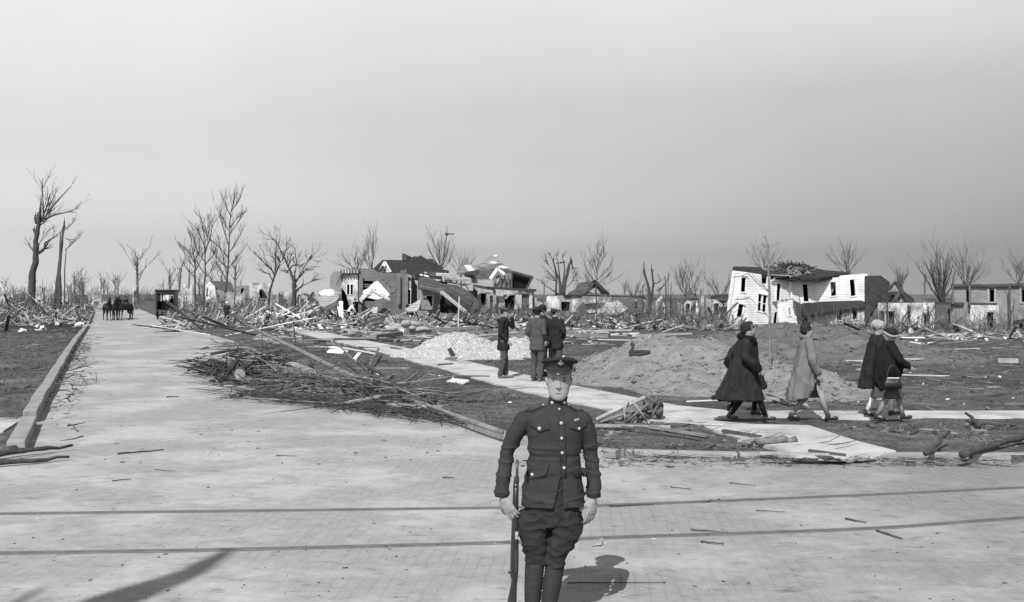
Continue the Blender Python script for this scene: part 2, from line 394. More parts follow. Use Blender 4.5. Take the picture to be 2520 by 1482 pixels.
sheet('lawn',LL,.10,'lawn',.14,[-24+x*.5 for x in range(0,40)],[14.5+.5*i for i in range(50)],.06)
def strip(name,pts,wd,top,m,skirt=.1):
    l=[];r=[]
    for i,p in enumerate(pts):
        a=pts[max(i-1,0)]; b=pts[min(i+1,len(pts)-1)]; d=V((b[0]-a[0],b[1]-a[1])).normalized(); n=V((-d.y,d.x))
        l.append((p[0]+n.x*wd/2,p[1]+n.y*wd/2)); r.append((p[0]-n.x*wd/2,p[1]-n.y*wd/2))
    return sheet(name,l+r[::-1],top,m,skirt)
g=[G(*p,.12) for p in((1700,1034),(1560,1000),(1330,952),(1160,909),(980,864),(840,836),(715,808))]
strip('sidewalk',[(p.x,p.y) for p in g],1.55,.135,'concrete')
a=G(1640,990,.12); 
sheet('sidewalk',[(2.72,17.3),(60,16.6),(60,18.2),(3.9,18.15),(2.3,19.8)],.141,'concrete',.1)
sheet('path',[(G(*p,.12).x,G(*p,.12).y) for p in((1690,1032),(1760,1062),(1850,1090),(1960,1118),(2080,1121),(2205,1112),(2110,1088),(1990,1049),(1850,1046))],.137,'concrete',.1)
sheet('sidewalk',[(-30,15.6),(-7.75,15.6),(-8.2,17.2),(-30,17.4)],.128,'concrete',.1)
# kerbs: broken lengths of stone with a light worn top
def kerb(pts,wd,h,seglen=2.4,gap=.02,maxY=140):
    mb=MB(); 
    for (p,q) in zip(pts,pts[1:]):
        p=V(p);q=V(q); L_=(q-p).length; d=(q-p)/L_; t=0
        while t<L_-.05:
            sl=min(seglen*(1 if t<60 else 3),L_-t); a=p+d*t; b=p+d*(t+sl-gap)
            if a.y<maxY:
                j=rnd.uniform(-.02,.02); a3=V((a.x+j,a.y,tz(a.y)+h-.12+j*.3)); b3=V((b.x+j,b.y,tz(b.y)+h-.12)); mb.beam(a3,b3,wd,.24)
            t+=sl
    o=mb.build('kerb','kerbstone'); bv=o.modifiers.new('b','BEVEL'); bv.width=.02; bv.segments=2; tag(o,kind='structure'); return o
kx=lambda y:bL+SL*y
kerb([(kx(14.3),14.3),(kx(17.2)-.02,17.2)],.24,.16)
kerb([(kx(17.6)-.05,17.6),(kx(60),60),(kx(140),140)],.22,.21)
kerb([(40,13.35),(9,13.45),(3,13.6),(1.45,13.85),(.55,14.4),(-.02,15.4),(bR+SL*24,24)],.16,.112,1.5)
# tram rails set in the paving
def rail(px):
    pts=[G(*p,0) for p in px]; a=pts[0]+(pts[0]-pts[1])*3; b=pts[-1]+(pts[-1]-pts[-2])*3; pts=[a]+pts+[b]; out=[]
    for i in range(1,len(pts)-2):
        for k in range(6):
            t=k/6; p0,p1,p2,p3=pts[i-1:i+3]; out.append(.5*((2*p1)+(p2-p0)*t+(2*p0-5*p1+4*p2-p3)*t*t+(3*p1-p0-3*p2+p3)*t**3))
    out=[pts[0]]+out+pts[-2:]
    mb=MB()
    for p,q in zip(out,out[1:]):
        mb.beam(p+V((0,0,-.02)),q+V((0,0,-.02)),.040,.065)
        mb.beam(p+V((0,-.05,-.0285)),q+V((0,-.05,-.0285)),.025,.062)
    o=mb.build('tram_rail','steel'); return tag(o,kind='structure')
rail([(0,1265),(500,1259),(1240,1250),(1468,1245),(2073,1221),(2520,1200)])
rail([(0,1362),(560,1353),(1230,1336),(1481,1324),(2117,1302),(2520,1274)])
# earth and gravel heaps
def heap(name,label,cat,blobs,m,step,amp,fr=1.5,seed=0,base=.06):
    xs=[b[0]-b[3]*1.6 for b in blobs]+[b[0]+b[3]*1.6 for b in blobs]; ys=[b[1]-b[4]*1.6 for b in blobs]+[b[1]+b[4]*1.6 for b in blobs]
    x0,x1,y0,y1=min(xs),max(xs),min(ys),max(ys); nx=int((x1-x0)/step); ny=int((y1-y0)/step); vs=[];fs=[]
    for j in range(ny+1):
        for i in range(nx+1):
            x=x0+i*step; y=y0+j*step; z=0
            for b in blobs:
                r=math.hypot((x-b[0])/b[3],(y-b[1])/b[4]); k=max(0,1-r); z=max(z,b[2]*(math.cos(min(r,1.)*math.pi)*.5+.5)**.85 if r<1 else 0)
            s=min(1,z*4); z+=s*amp*noise.fractal(V((x*fr,y*fr,seed)),.9,2,5)
            vs.append(V((x,y,tz(y)+base+max(z,0)-(.16 if z<=.015 else 0))))
    for j in range(ny):
        for i in range(nx):
            q=j*(nx+1)+i
            if max(vs[k].z-tz(vs[k].y) for k in(q,q+1,q+nx+1,q+nx+2))>-.05: fs.append((q,q+1,q+nx+2,q+nx+1))
    mb=MB(); mb.v=vs; mb.f=fs; c=sum((V(v) for v in vs),V((0,0,0)))/len(vs)
    me=mb.mesh(name,m,c,True); bm=bmesh.new(); bm.from_mesh(me); bmesh.ops.delete(bm,geom=[v for v in bm.verts if not v.link_faces],context='VERTS'); bm.to_mesh(me); bm.free()
    o=link(name,me,None,c); return tag(o,label,cat)
heap('earth_mound','long bare pale earth mound rising beside the sidewalk behind the soldier','mound',
 [(3.5,25.4,1.08,2.5,3.2),(4.5,24.7,1.05,2.4,3.2),(5.3,23.4,.85,2.2,2.8),(6.1,21.9,.55,2.0,2.2),(2.7,26.2,.55,1.9,2.4),(4.0,22.6,.45,1.8,2.2)],'dirt',.10,.17,1.3,1)
heap('earth_mound','broad darker grassy earth mound in front of the leaning white house','mound',
 [(10.4,38,.98,4.6,7),(8.4,36,.72,4.8,6),(11.8,36.5,.85,3.6,5.5),(12.8,34,.35,3.5,4),(6.,33,.35,5,4)],'dark_dirt',.2,.22,1.0,5)
gp=heap('gravel_heap','heap of white crushed stone beside the sidewalk','gravel heap',
 [(-1.85,35.2,.78,2.3,2.6),(.05,34.6,.62,1.9,2.2),(-.9,34.6,.45,2.6,2.4),(-2.6,34.6,.3,1.9,2)],'gravel',.07,.10,4,9)
# loose stones on the gravel heap
bv=BVHTree.FromObject(gp,bpy.context.evaluated_depsgraph_get())
mb=MB()
for i in range(4500):
    x=rnd.uniform(-4.2,1.9); y=rnd.uniform(32.6,36.4)
    h=bv.ray_cast(V((x,y,5))-V(gp.location),V((0,0,-1)))
    if h[0] is None: continue
    p=h[0]+V(gp.location)
    if p.z<.12 and rnd.random()<.7: continue
    r=rnd.uniform(.012,.038); R=Matrix.Rotation(rnd.uniform(0,6),3,V((rnd.random(),rnd.random(),rnd.random())))
    mb.box(p,(r*1.6,r*1.2,r),R)
tag(mb.build('crushed_stone','gravel'),'loose white stones scattered over the gravel heap','gravel',kind='stuff')

def sprinkle(o,n,r0,r1,m,label,seed,name='clods'):
    r=random.Random(seed); bv=BVHTree.FromPolygons([v.co for v in o.data.vertices],[p.vertices for p in o.data.polygons]); xs=[v.co.x for v in o.data.vertices]; ys=[v.co.y for v in o.data.vertices]; mb=MB()
    for i in range(n):
        h=bv.ray_cast(V((r.uniform(min(xs),max(xs)),r.uniform(min(ys),max(ys)),9)),V((0,0,-1)))
        if h[0] is None: continue
        p=h[0]+V(o.location); k=r0+(r1-r0)*r.random()**3; b0=len(mb.v); mb.ell(p,(k,k*.9,k*.6),6,4)
        for j in range(b0,len(mb.v)): mb.v[j]+=V((r.gauss(0,k*.2),r.gauss(0,k*.2),r.gauss(0,k*.15)))
    tag(mb.build(name,m),label,'clods',kind='stuff')
hm=[o for o in COL.objects if o.name.startswith('earth_mound')]
sprinkle(hm[0],2600,.015,.09,'dirt','clods and stones scattered on the pale earth mound',1)
sprinkle(hm[1],2200,.03,.14,'dark_dirt','clods scattered on the darker earth mound',2)
# ================= PEOPLE
def hand(mb,w,d,n,thumb=1,curl=.5,s=1.):
    w=V(w); d=V(d).normalized(); n=V(n); n=(n-d*n.dot(d)).normalized(); t=d.cross(n)*thumb
    R=Matrix((t,n,d)).transposed()
    mb.ell(w+d*.018*s,(.027*s,.021*s,.04*s),12,8,R)
    mb.ell(w+d*.052*s,(.041*s,.017*s,.052*s),14,8,R); mb.ell(w+d*.078*s,(.040*s,.014*s,.024*s),14,8,R)
    mb.ell(w+d*.035*s+t*.027*s+n*.008*s,(.016*s,.015*s,.034*s),10,8,R)
    for k,(o,l,r) in enumerate(((.031,.072,.0088),(.011,.082,.009),(-.010,.076,.0086),(-.029,.060,.0078))):
        p=w+d*.092*s+t*o*s; pts=[p-d*.02*s,p]; a=0
        for q,fr in enumerate((.45,.31,.24)):
            a+=curl*(.55+.18*q+.07*k); dd=d*math.cos(a)+n*math.sin(a)+t*(o*.9)*(1 if q==0 else .3); pts.append(pts[-1]+dd.normalized()*l*fr*s)
        mb.tube(pts,[r*s*1.05,r*s*1.06,r*s,r*s*.92,r*s*.7],10); mb.ell(pts[-1],r*s*.72,8,6)
    p=w+d*.03*s+t*.03*s+n*.008*s; pts=[p]
    for q,(l,a) in enumerate(((.034,.75),(.030,.45),(.024,.25))): pts.append(pts[-1]+(d*math.cos(a)+t*math.sin(a)*.9+n*(.35+.2*q)).normalized()*l*s)
    mb.tube(pts,[.013*s,.012*s,.0108*s,.008*s],10); mb.ell(pts[-1],.0082*s,8,6)
def headshape(mb,c,s=1.,R=None):
    """c: centre of the skull; face looks to -Y in the local frame, R turns it"""
    R=R or Matrix.Identity(3); c=V(c); P=lambda x,y,z:c+R@(V((x,y,z))*s)
    def e(x,y,z,rx,ry,rz,tilt=0):
        mb.ell(P(x,y,z),(rx*s,ry*s,rz*s),18,12,R@Matrix.Rotation(tilt,3,'Y'))
    t=MB(); t.loft([(0,cy,z,rx,ry) for z,cy,rx,ry in ((-.128,-.056,.024,.024),(-.120,-.053,.040,.036),(-.103,-.045,.055,.049),(-.083,-.034,.064,.060),(-.06,-.022,.068,.071),(-.03,-.010,.071,.082),(0,-.003,.072,.088),(.03,.002,.0755,.093),(.06,.006,.077,.096),(.09,.010,.071,.088),(.112,.012,.052,.066),(.124,.012,.024,.03))],30,2.15)
    b0=len(mb.v); mb.v+=[P(*v) for v in t.v]; mb.f+=[[b0+i for i in f] for f in t.f]
    e(0,-.074,-.115,.017,.014,.013); e(0,-.0775,.020,.046,.010,.008)
    for q in(-1,1):
        e(q*.036,-.052,-.036,.028,.024,.022); e(q*.077,.004,-.014,.010,.018,.031,q*.25); e(q*.080,.010,-.006,.007,.015,.022)
    mb.tube([P(0,-.082,.016),P(0,-.094,-.012),P(0,-.107,-.037)],[.007*s,.0085*s,.0105*s],10); e(0,-.107,-.040,.011,.010,.008)
    for q in(-1,1): e(q*.0105,-.096,-.043,.008,.009,.006)
    e(0,-.085,-.076,.022,.0085,.005); e(0,-.084,-.087,.019,.009,.006)
    return P
def pxs(px,py,y=0.): return V(((px-1350)/364.,y,2.22-(py-722)/364.))
# ---- the soldier, life size at 6.9 m
SX,SY=(1350-CX)/364.,6.92
root=thing('person',(SX,SY,0),'soldier in dark buttoned tunic, breeches and peaked cap, standing in the foreground','person')
def add(name,me,parent=root,m=None):
    o=link(name,me,parent); return o
def local(mb,name,m,parent=root,smooth=True): return link(name,mb.mesh(name,m,None,smooth),parent)
hx=.070; hc=V((hx,.0,1.638))
HR=Matrix.Rotation(math.radians(-3),3,'Z')@Matrix.Rotation(math.radians(2),3,'Y')
b=MB(); HP=headshape(b,hc+V((0,0,-.002)),1.05,HR)
b.caps((hx-.002,.012,1.56),(.060,.015,1.43),.053,.052); b.loft([(.035,0,1.42,.09,.06),(.03,0,1.36,.15,.085),(.035,0,1.2,.14,.085),(.03,0,1.0,.13,.085),(.025,0,.82,.15,.10)])
wl=V((-.316,-.047,.872)); wr=V((.300,-.03,.862))
for sh,el,wv in((V((-.15,0,1.38)),V((-.286,.02,1.15)),wl),(V((.215,0,1.38)),V((.284,.03,1.15)),wr)):
    b.caps(sh,el,.045,.036); b.caps(el,wv,.034,.026)
for hp,kn,an in((V((-.06,0,.82)),V((-.09,-.01,.46)),V((-.112,.02,.09))),(V((.10,0,.82)),V((.062,-.01,.46)),V((.002,.02,.09)))):
    b.caps(hp,kn,.07,.05); b.caps(kn,an,.048,.036)
hand(b,wl+V((.006,-.012,-.02)),(.50,-.10,-.84),(.35,.9,.1),-1,.42,1.12)
hand(b,wr+V((.0,0,-.02)),(-.13,-.03,-1),(-.62,.78,0),-1,.35,1.12)
add('body',remesh(b,.0042,2,None,'body','skin'))
# eyes, brows, mouth
for q in(-1,1):
    e=MB(); e.ell(HP(q*.031,-.0755,-.002),(.0135,.0075,.0062),12,8,HR); eo=local(e,'eye','eye')
    e=MB(); e.ell(HP(q*.031+.001,-.0822,-.002),(.0085,.003,.0062),10,8,HR); local(e,'pupil','pupil',eo)
    e=MB(); e.tube([HP(q*.014,-.088,.015),HP(q*.032,-.086,.020),HP(q*.050,-.073,.016)],[.002,.0026,.0016],8); local(e,'eyebrow','hair')
    e=MB(); e.tube([HP(q*.017,-.082,.005),HP(q*.031,-.0835,.0068),HP(q*.046,-.075,.004)],[.0025,.003,.0022],8); local(e,'eyelid','hair')  # dark lid: lashes, with brow shadow put into the colour
e=MB(); e.tube([HP(-.027,-.0845,-.0825),HP(-.010,-.0935,-.080),HP(0,-.0945,-.0812),HP(.010,-.0935,-.080),HP(.027,-.0845,-.0820)],[.0018,.0032,.0028,.0032,.0018],8); local(e,'mouth','lip')
# hair round the back and sides
h=MB(); h.ell(HP(0,.036,.030),(.078,.084,.088),20,14,HR)
for q in(-1,1): h.ell(HP(q*.072,-.004,.030),(.008,.018,.030),12,8,HR)
local(h,'hair','hair')
# tunic
def fold(scale,amp,st=(1,1,1),seed=0):
    def f(p):
        q=V((p.x*st[0]*scale,p.y*st[1]*scale,p.z*st[2]*scale+seed)); a=noise.noise(q); return amp*(1-2*abs(a))**3*1.0-amp*.4+amp*.5*noise.noise(q*2.3)
    return f
t=MB()
t.loft([(.026,.0,.785,.225,.145),(.028,0,.80,.222,.143),(.030,0,.87,.212,.135),(.034,0,.99,.196,.124),(.037,0,1.09,.182,.116),(.038,0,1.146,.178,.114),(.046,0,1.22,.186,.122),(.050,.0,1.30,.198,.126),(.047,.005,1.37,.200,.115),(.043,.01,1.405,.178,.098),(.045,.012,1.435,.125,.082),(.052,.012,1.457,.085,.070)],36,2.35)
t.loft([(.054,.008,1.44,.071,.068),(.061,.004,1.475,.065,.066),(.067,.0,1.530,.062,.066)],28,2)
for sh,el,cu,s0 in((V((-.165,0,1.375)),V((-.280,.02,1.14)),V((-.316,-.045,.872)),-1),(V((.228,0,1.375)),V((.288,.03,1.14)),V((.304,-.015,.862)),1)):
    mid=(sh+el)/2+V((s0*.012,0,0)); m2=(el+cu)/2+V((s0*.004,.004,0))
    t.caps(sh+V((-s0*.02,0,-.01)),sh+V((s0*.01,0,-.012)),.062,.060,18)
    t.tube([sh+V((-s0*.03,0,.01)),sh+V((s0*.005,0,-.02)),mid,el,m2,cu],[.053,.064,.058,.053,.052,.050],20,True,1.05)
def tf(p):
    a=fold(5,.010,(.6,.6,2.2),1)(p)
    if abs(p.x-.04)>.2 or p.z<.9: a+=fold(9,.006,(.8,.5,1.1),4)(V((p.x+.35*p.z,p.y,p.z)))
    a-=.010*math.exp(-((p.z-1.135+.04*abs(p.x-.03))/.014)**2)*(abs(p.x-.04)<.19)     # waist seam
    if p.z>1.2 or p.z<.79: a*=.45
    return a
tm=remesh(t,.006,4,tf,'tunic','wool')
# the skirt opens in an inverted V below the last button; collar stays closed
bm=bmesh.new(); bm.from_mesh(tm)
kill=[v for v in bm.verts if v.co.y<-.04 and v.co.z<.995 and abs(v.co.x-(.082-.10*(.995-v.co.z)))<.005+.15*max(0,.995-v.co.z)**1.05] + [v for v in bm.verts if v.co.z<.792]
bmesh.ops.delete(bm,geom=list(set(kill)),context='VERTS'); bm.to_mesh(tm); bm.free()
tun=add('tunic',tm); sd=tun.modifiers.new('s','SOLIDIFY'); sd.thickness=.006
tb=BVHTree.FromPolygons([v.co for v in tm.vertices],[p.vertices for p in tm.polygons])
def front(x,z,off=.0,bv=None):
    h=(bv or tb).ray_cast(V((x,-1,z)),V((0,1,0))); return (h[0] if h[0] else V((x,-.12,z)))+V((0,-off,0))
def patch(poly,off,th,name,m,parent,bv=None,sub=3):
    bm=bmesh.new(); f=bm.faces.new([bm.verts.new((p[0],0,p[1])) for p in poly]); bmesh.ops.triangulate(bm,faces=bm.faces)
    bmesh.ops.subdivide_edges(bm,edges=bm.edges,cuts=sub,use_grid_fill=True)
    for v in bm.verts: v.co=front(v.co.x,v.co.z,off,bv)
    bmesh.ops.recalc_face_normals(bm,faces=bm.faces); me=bpy.data.meshes.new(name); bm.to_mesh(me); bm.free(); me.materials.append(M[m]); me.polygons.foreach_set('use_smooth',[True]*len(me.polygons))
    o=link(name,me,parent); s_=o.modifiers.new('s','SOLIDIFY'); s_.thickness=th; s_.offset=0; return o
q_=lambda px,py:(lambda v:(v.x,v.z))(pxs(px,py))
Z1=lambda x,y:q_(1169+x/2.3405,849+y/2.3405)   # zoomed soldier frame
def zz(x,y): return q_((1900+x/1.44)/1.6254,(1380+y/1.44)/1.6254)
flaps=[[zz(322,425),zz(425,425),zz(426,474),zz(398,478),zz(368,490),zz(345,470),zz(318,458)],
       [zz(540,425),zz(636,425),zz(638,462),zz(618,472),zz(592,487),zz(566,477),zz(536,468)],
       [zz(300,690),zz(425,668),zz(405,735),zz(375,741),zz(332,750),zz(312,736),zz(290,738)],
       [zz(550,685),zz(632,690),zz(634,738),zz(612,742),zz(588,752),zz(570,745)]]
for fl in flaps: 
    cx_=sum(p[0] for p in fl)/len(fl); cz_=max(p[1] for p in fl)
    patch(fl,.007,.007,'pocket_flap','wool',tun)
for x,y,r in((483,362,.008),(492,437,.0115),(494,521,.0105),(497,604,.0105),(508,689,.0105),(368,467,.0125),(594,470,.010),(328,732,.0125),(612,735,.010)):
    p=zz(x,y); c=front(p[0],p[1],.011); e=MB(); e.ell(c,(r,.006,r),14,8); local(e,'button','brass',tun)
for x,z in((.022,1.487),(.104,1.487)):
    c=front(x,z,.004); e=MB(); e.ell(c,(.0105,.004,.0105),14,8); local(e,'collar_disc','brass',tun)
# button placket, ribbon, shoulder straps
patch([zz(478,380),zz(512,380),zz(516,640),zz(522,752),zz(492,752),zz(484,640)],.004,.004,'placket','wool',tun)
patch([zz(566,418),zz(596,413),zz(597,424),zz(567,429)],.009,.003,'ribbon','stocking',tun)
for s0,x0,x1 in((-1,-.035,-.165),(1,.135,.235)):
    mb=MB()
    pts=[]
    for k in range(7):
        x=x0+(x1-x0)*k/6; h_=tb.ray_cast(V((x,.005,2)),V((0,0,-1))); pts.append((h_[0] if h_[0] else V((x,0,1.42)))+V((0,0,.006)))
    for p,q in zip(pts,pts[1:]): mb.beam(p,q,.045,.007)
    so_=local(mb,'shoulder_strap','wool',tun,False); e=MB(); e.ell(pts[0]+V((0,-.012,.006)),(.008,.008,.006),10,8); local(e,'button','brass',so_)
# cuffs' inner edge
for c,r in((V((-.316,-.045,.872)),.049),(V((.304,-.015,.862)),.049)):
    e=MB(); e.tube([c+V((0,0,.01)),c+V((0,0,-.014))],[r,r*.97],20); local(e,'cuff','wool_dark',tun)
# breeches
p_=MB(); p_.loft([(.022,.0,.66,.155,.115),(.024,0,.74,.198,.128),(.024,0,.86,.196,.124),(.03,0,1.0,.17,.105)],32,2.2)
p_.loft([(-.088,-.02,.375,.060,.060),(-.090,-.02,.41,.072,.072),(-.092,-.018,.45,.079,.080),(-.100,-.01,.52,.092,.096),(-.112,0,.60,.108,.116),(-.102,0,.68,.124,.125),(-.085,0,.76,.118,.12)],28,2.1)
p_.loft([(.048,-.02,.375,.060,.060),(.052,-.02,.41,.072,.072),(.060,-.018,.45,.079,.080),(.086,-.01,.52,.094,.096),(.115,0,.60,.112,.116),(.118,0,.68,.126,.125),(.105,0,.76,.122,.12)],28,2.1)
def bf(p):
    return fold(9,.013,(.7,.7,1.5),7)(V((p.x+.3*p.z,p.y,p.z)))+fold(5,.012,(1.3,1,.7),3)(p)-.004
add('breeches',remesh(p_,.007,3,bf,'breeches','wool_dark'))
for (kx_,ax) in((-.093,-.112),(.045,.002)):
    l=MB(); secs=[]
    for k in range(27):
        u=k/26; z=.40-.31*u; r=.064-.020*u+.006*math.sin(min(u*2.6,3.14))+(.0028 if k%2 else 0)
        secs.append((kx_+(ax-kx_)*u,-.012+.03*u,z,r,r*1.05))
    l.loft(secs,24,2); local(l,'puttee','puttee')
    s_=MB(); s_.caps((ax,.05,.05),(ax,-.13,.036),.046,.042,14,.9); s_.loft([(ax,.0,.05,.044,.05),(ax,.01,.12,.046,.05)],20,2); add('shoe',remesh(s_,.008,2,None,'shoe','leather'))
# peaked cap
cp=thing_=link('cap',None,root) if False else None
c=MB(); CR=Matrix.Rotation(math.radians(7),3,'Y')@Matrix.Rotation(math.radians(-4),3,'X')
def capring(z,rx,ry,dx=0,dy=0,dz=lambda a:0,n=36):
    out=[]
    for j in range(n):
        a=2*math.pi*j/n; out.append(V((hx+dx,0.004+dy,0))+V((rx*math.cos(a),ry*math.sin(a),z+dz(a))))
    return out
fr=lambda a:max(0,-math.sin(a))
rings=[capring(1.688,.092,.108),capring(1.735,.094,.110),capring(1.744,.104,.118,0,0,lambda a:.020*fr(a)),capring(1.752,.117,.128,.004,0,lambda a:.022*fr(a)-.004),capring(1.762,.126,.136,.005,0,lambda a:.022*fr(a)-.012*abs(math.cos(a))),capring(1.773,.123,.132,.005,0,lambda a:.022*fr(a)-.012*abs(math.cos(a))),capring(1.780,.09,.09,.004,0,lambda a:.014*fr(a)),capring(1.782,.02,.02,.004)]
n_=36
for r in rings: c.v+=r
for i in range(len(rings)-1):
    for j in range(n_): q=i*n_; c.f.append([q+j,q+(j+1)%n_,q+n_+(j+1)%n_,q+n_+j])
c.f.append([j for j in range(n_)][::-1]); c.f.append([(len(rings)-1)*n_+j for j in range(n_)])
cap=local(c,'cap','wool_dark')
bnd=MB(); 
r0=capring(1.693,.0945,.1105); r1=capring(1.728,.0955,.1115); bnd.v+=r0+r1
for j in range(n_): bnd.f.append([j,(j+1)%n_,n_+(j+1)%n_,n_+j])
local(bnd,'cap_band','wool',cap)
vz=MB(); rows=[]
for i in range(8):
    u=i/7; row=[]
    for j in range(25):
        a=math.radians(200+140*j/24); s1=math.sin(math.pi*j/24)**.6
        rx=.096; ry=.112; ext=.030*u*s1
        row.append(V((hx+(rx+ext*.35)*math.cos(a),.004+(ry+ext)*math.sin(a),1.702-.020*u*s1-.005*u*u*s1+.006*math.sin(u*3.14)*s1)))
    rows.append(row)
vz.v=[p for r in rows for p in r]
for i in range(7):
    for j in range(24): q=i*25+j; vz.f.append([q,q+1,q+26,q+25])
vo=local(vz,'visor','visor',cap); s_=vo.modifiers.new('s','SOLIDIFY'); s_.thickness=.004
e=MB(); e.tube([V((hx+.097*math.cos(math.radians(a)),.004+.1135*math.sin(math.radians(a)),1.701)) for a in range(198,344,8)],.0042,8); local(e,'chin_strap','leather',cap)
for s0 in(-1,1): e=MB(); e.ell((hx+s0*.0945,-.03,1.70),(.005,.007,.007),10,8); local(e,'button','brass',cap)
e=MB(); e.ell((hx+.006,-.128,1.768),(.006,.005,.009),10,8); e.ell((hx+.006,-.121,1.752),(.015,.005,.013),10,8)
for s0 in(-1,1): e.ell((hx+.006+s0*.012,-.120,1.756),(.012,.004,.006),10,6,Matrix.Rotation(s0*.6,3,'Y'))
local(e,'cap_badge','steel',cap)
# ---- rifle, butt on the road, muzzle up under his forearm
rf=thing('rifle',(SX-.240,SY-.035,0),'bolt-action rifle with dark wooden stock grounded beside the soldier under his hand','rifle')
def rl(mb,name,m,parent=rf,smooth=True): return link(name,mb.mesh(name,m,None,smooth),parent)
k=MB()
def rsec(secs):
    mb=MB()
    for i,(z,x,rx,ry,y) in enumerate(secs): pass
    mb.loft([(x,y,z,rx,ry) for z,x,rx,ry,y in secs],18,2.6); return mb
st=rsec([(0,-.012,.022,.062,.02),(.02,-.012,.023,.062,.02),(.16,-.006,.021,.046,.008),(.26,-.002,.018,.024,-.004),(.30,0,.0185,.024,-.008),(.34,0,.024,.032,0),(.50,0,.024,.030,0),(.62,0,.022,.026,0),(.80,0,.019,.021,0),(.96,.002,.0165,.018,0)])
so2=rl(st,'stock','stock'); 
e=MB(); e.tube([(0.003,-.008,.50),(0.003,-.008,1.0),(.003,-.008,1.105)],[.012,.0095,.0088],14); rl(e,'barrel','gunmetal')
e=MB(); e.tube([(0,-.026,.36),(0,-.026,.50)],[.015,.0155],14); e.box((0,-.02,.43),(.03,.03,.16)); rl(e,'receiver','gunmetal',rf,False)
e=MB(); e.tube([(-.012,-.028,.375),(-.034,-.03,.37),(-.046,-.032,.362)],[.006,.005,.005],10); e.ell((-.05,-.032,.36),.0105,12,8); rl(e,'bolt_handle','gunmetal')
e=MB(); e.tube([(0,.026,.36),(0,.052,.34),(0,.054,.31),(0,.03,.285)],.004,8); rl(e,'trigger_guard','gunmetal')
for z,r in((.66,.024),(.93,.0195)):
    e=MB(); e.tube([(0.001,0,z-.012),(0.001,0,z+.012)],[r,r],18); e.ell((.0,-r,z),(.006,.006,.008),8,6); rl(e,'barrel_band','gunmetal')
e=MB(); e.tube([(0.002,-.006,.955),(0.002,-.006,.99)],[.018,.017],16); e.box((.003,-.02,.985),(.012,.018,.02)); rl(e,'nose_cap','gunmetal',rf,False)
e=MB(); e.box((.003,-.022,1.088),(.005,.016,.02)); rl(e,'front_sight','gunmetal',rf,False)
e=MB(); e.box((.0,-.026,.60),(.02,.012,.05)); e.box((.0,-.034,.61),(.014,.006,.02)); rl(e,'rear_sight','brass',rf,False)
rf.rotation_euler=(math.radians(1),math.radians(.8),math.radians(25))
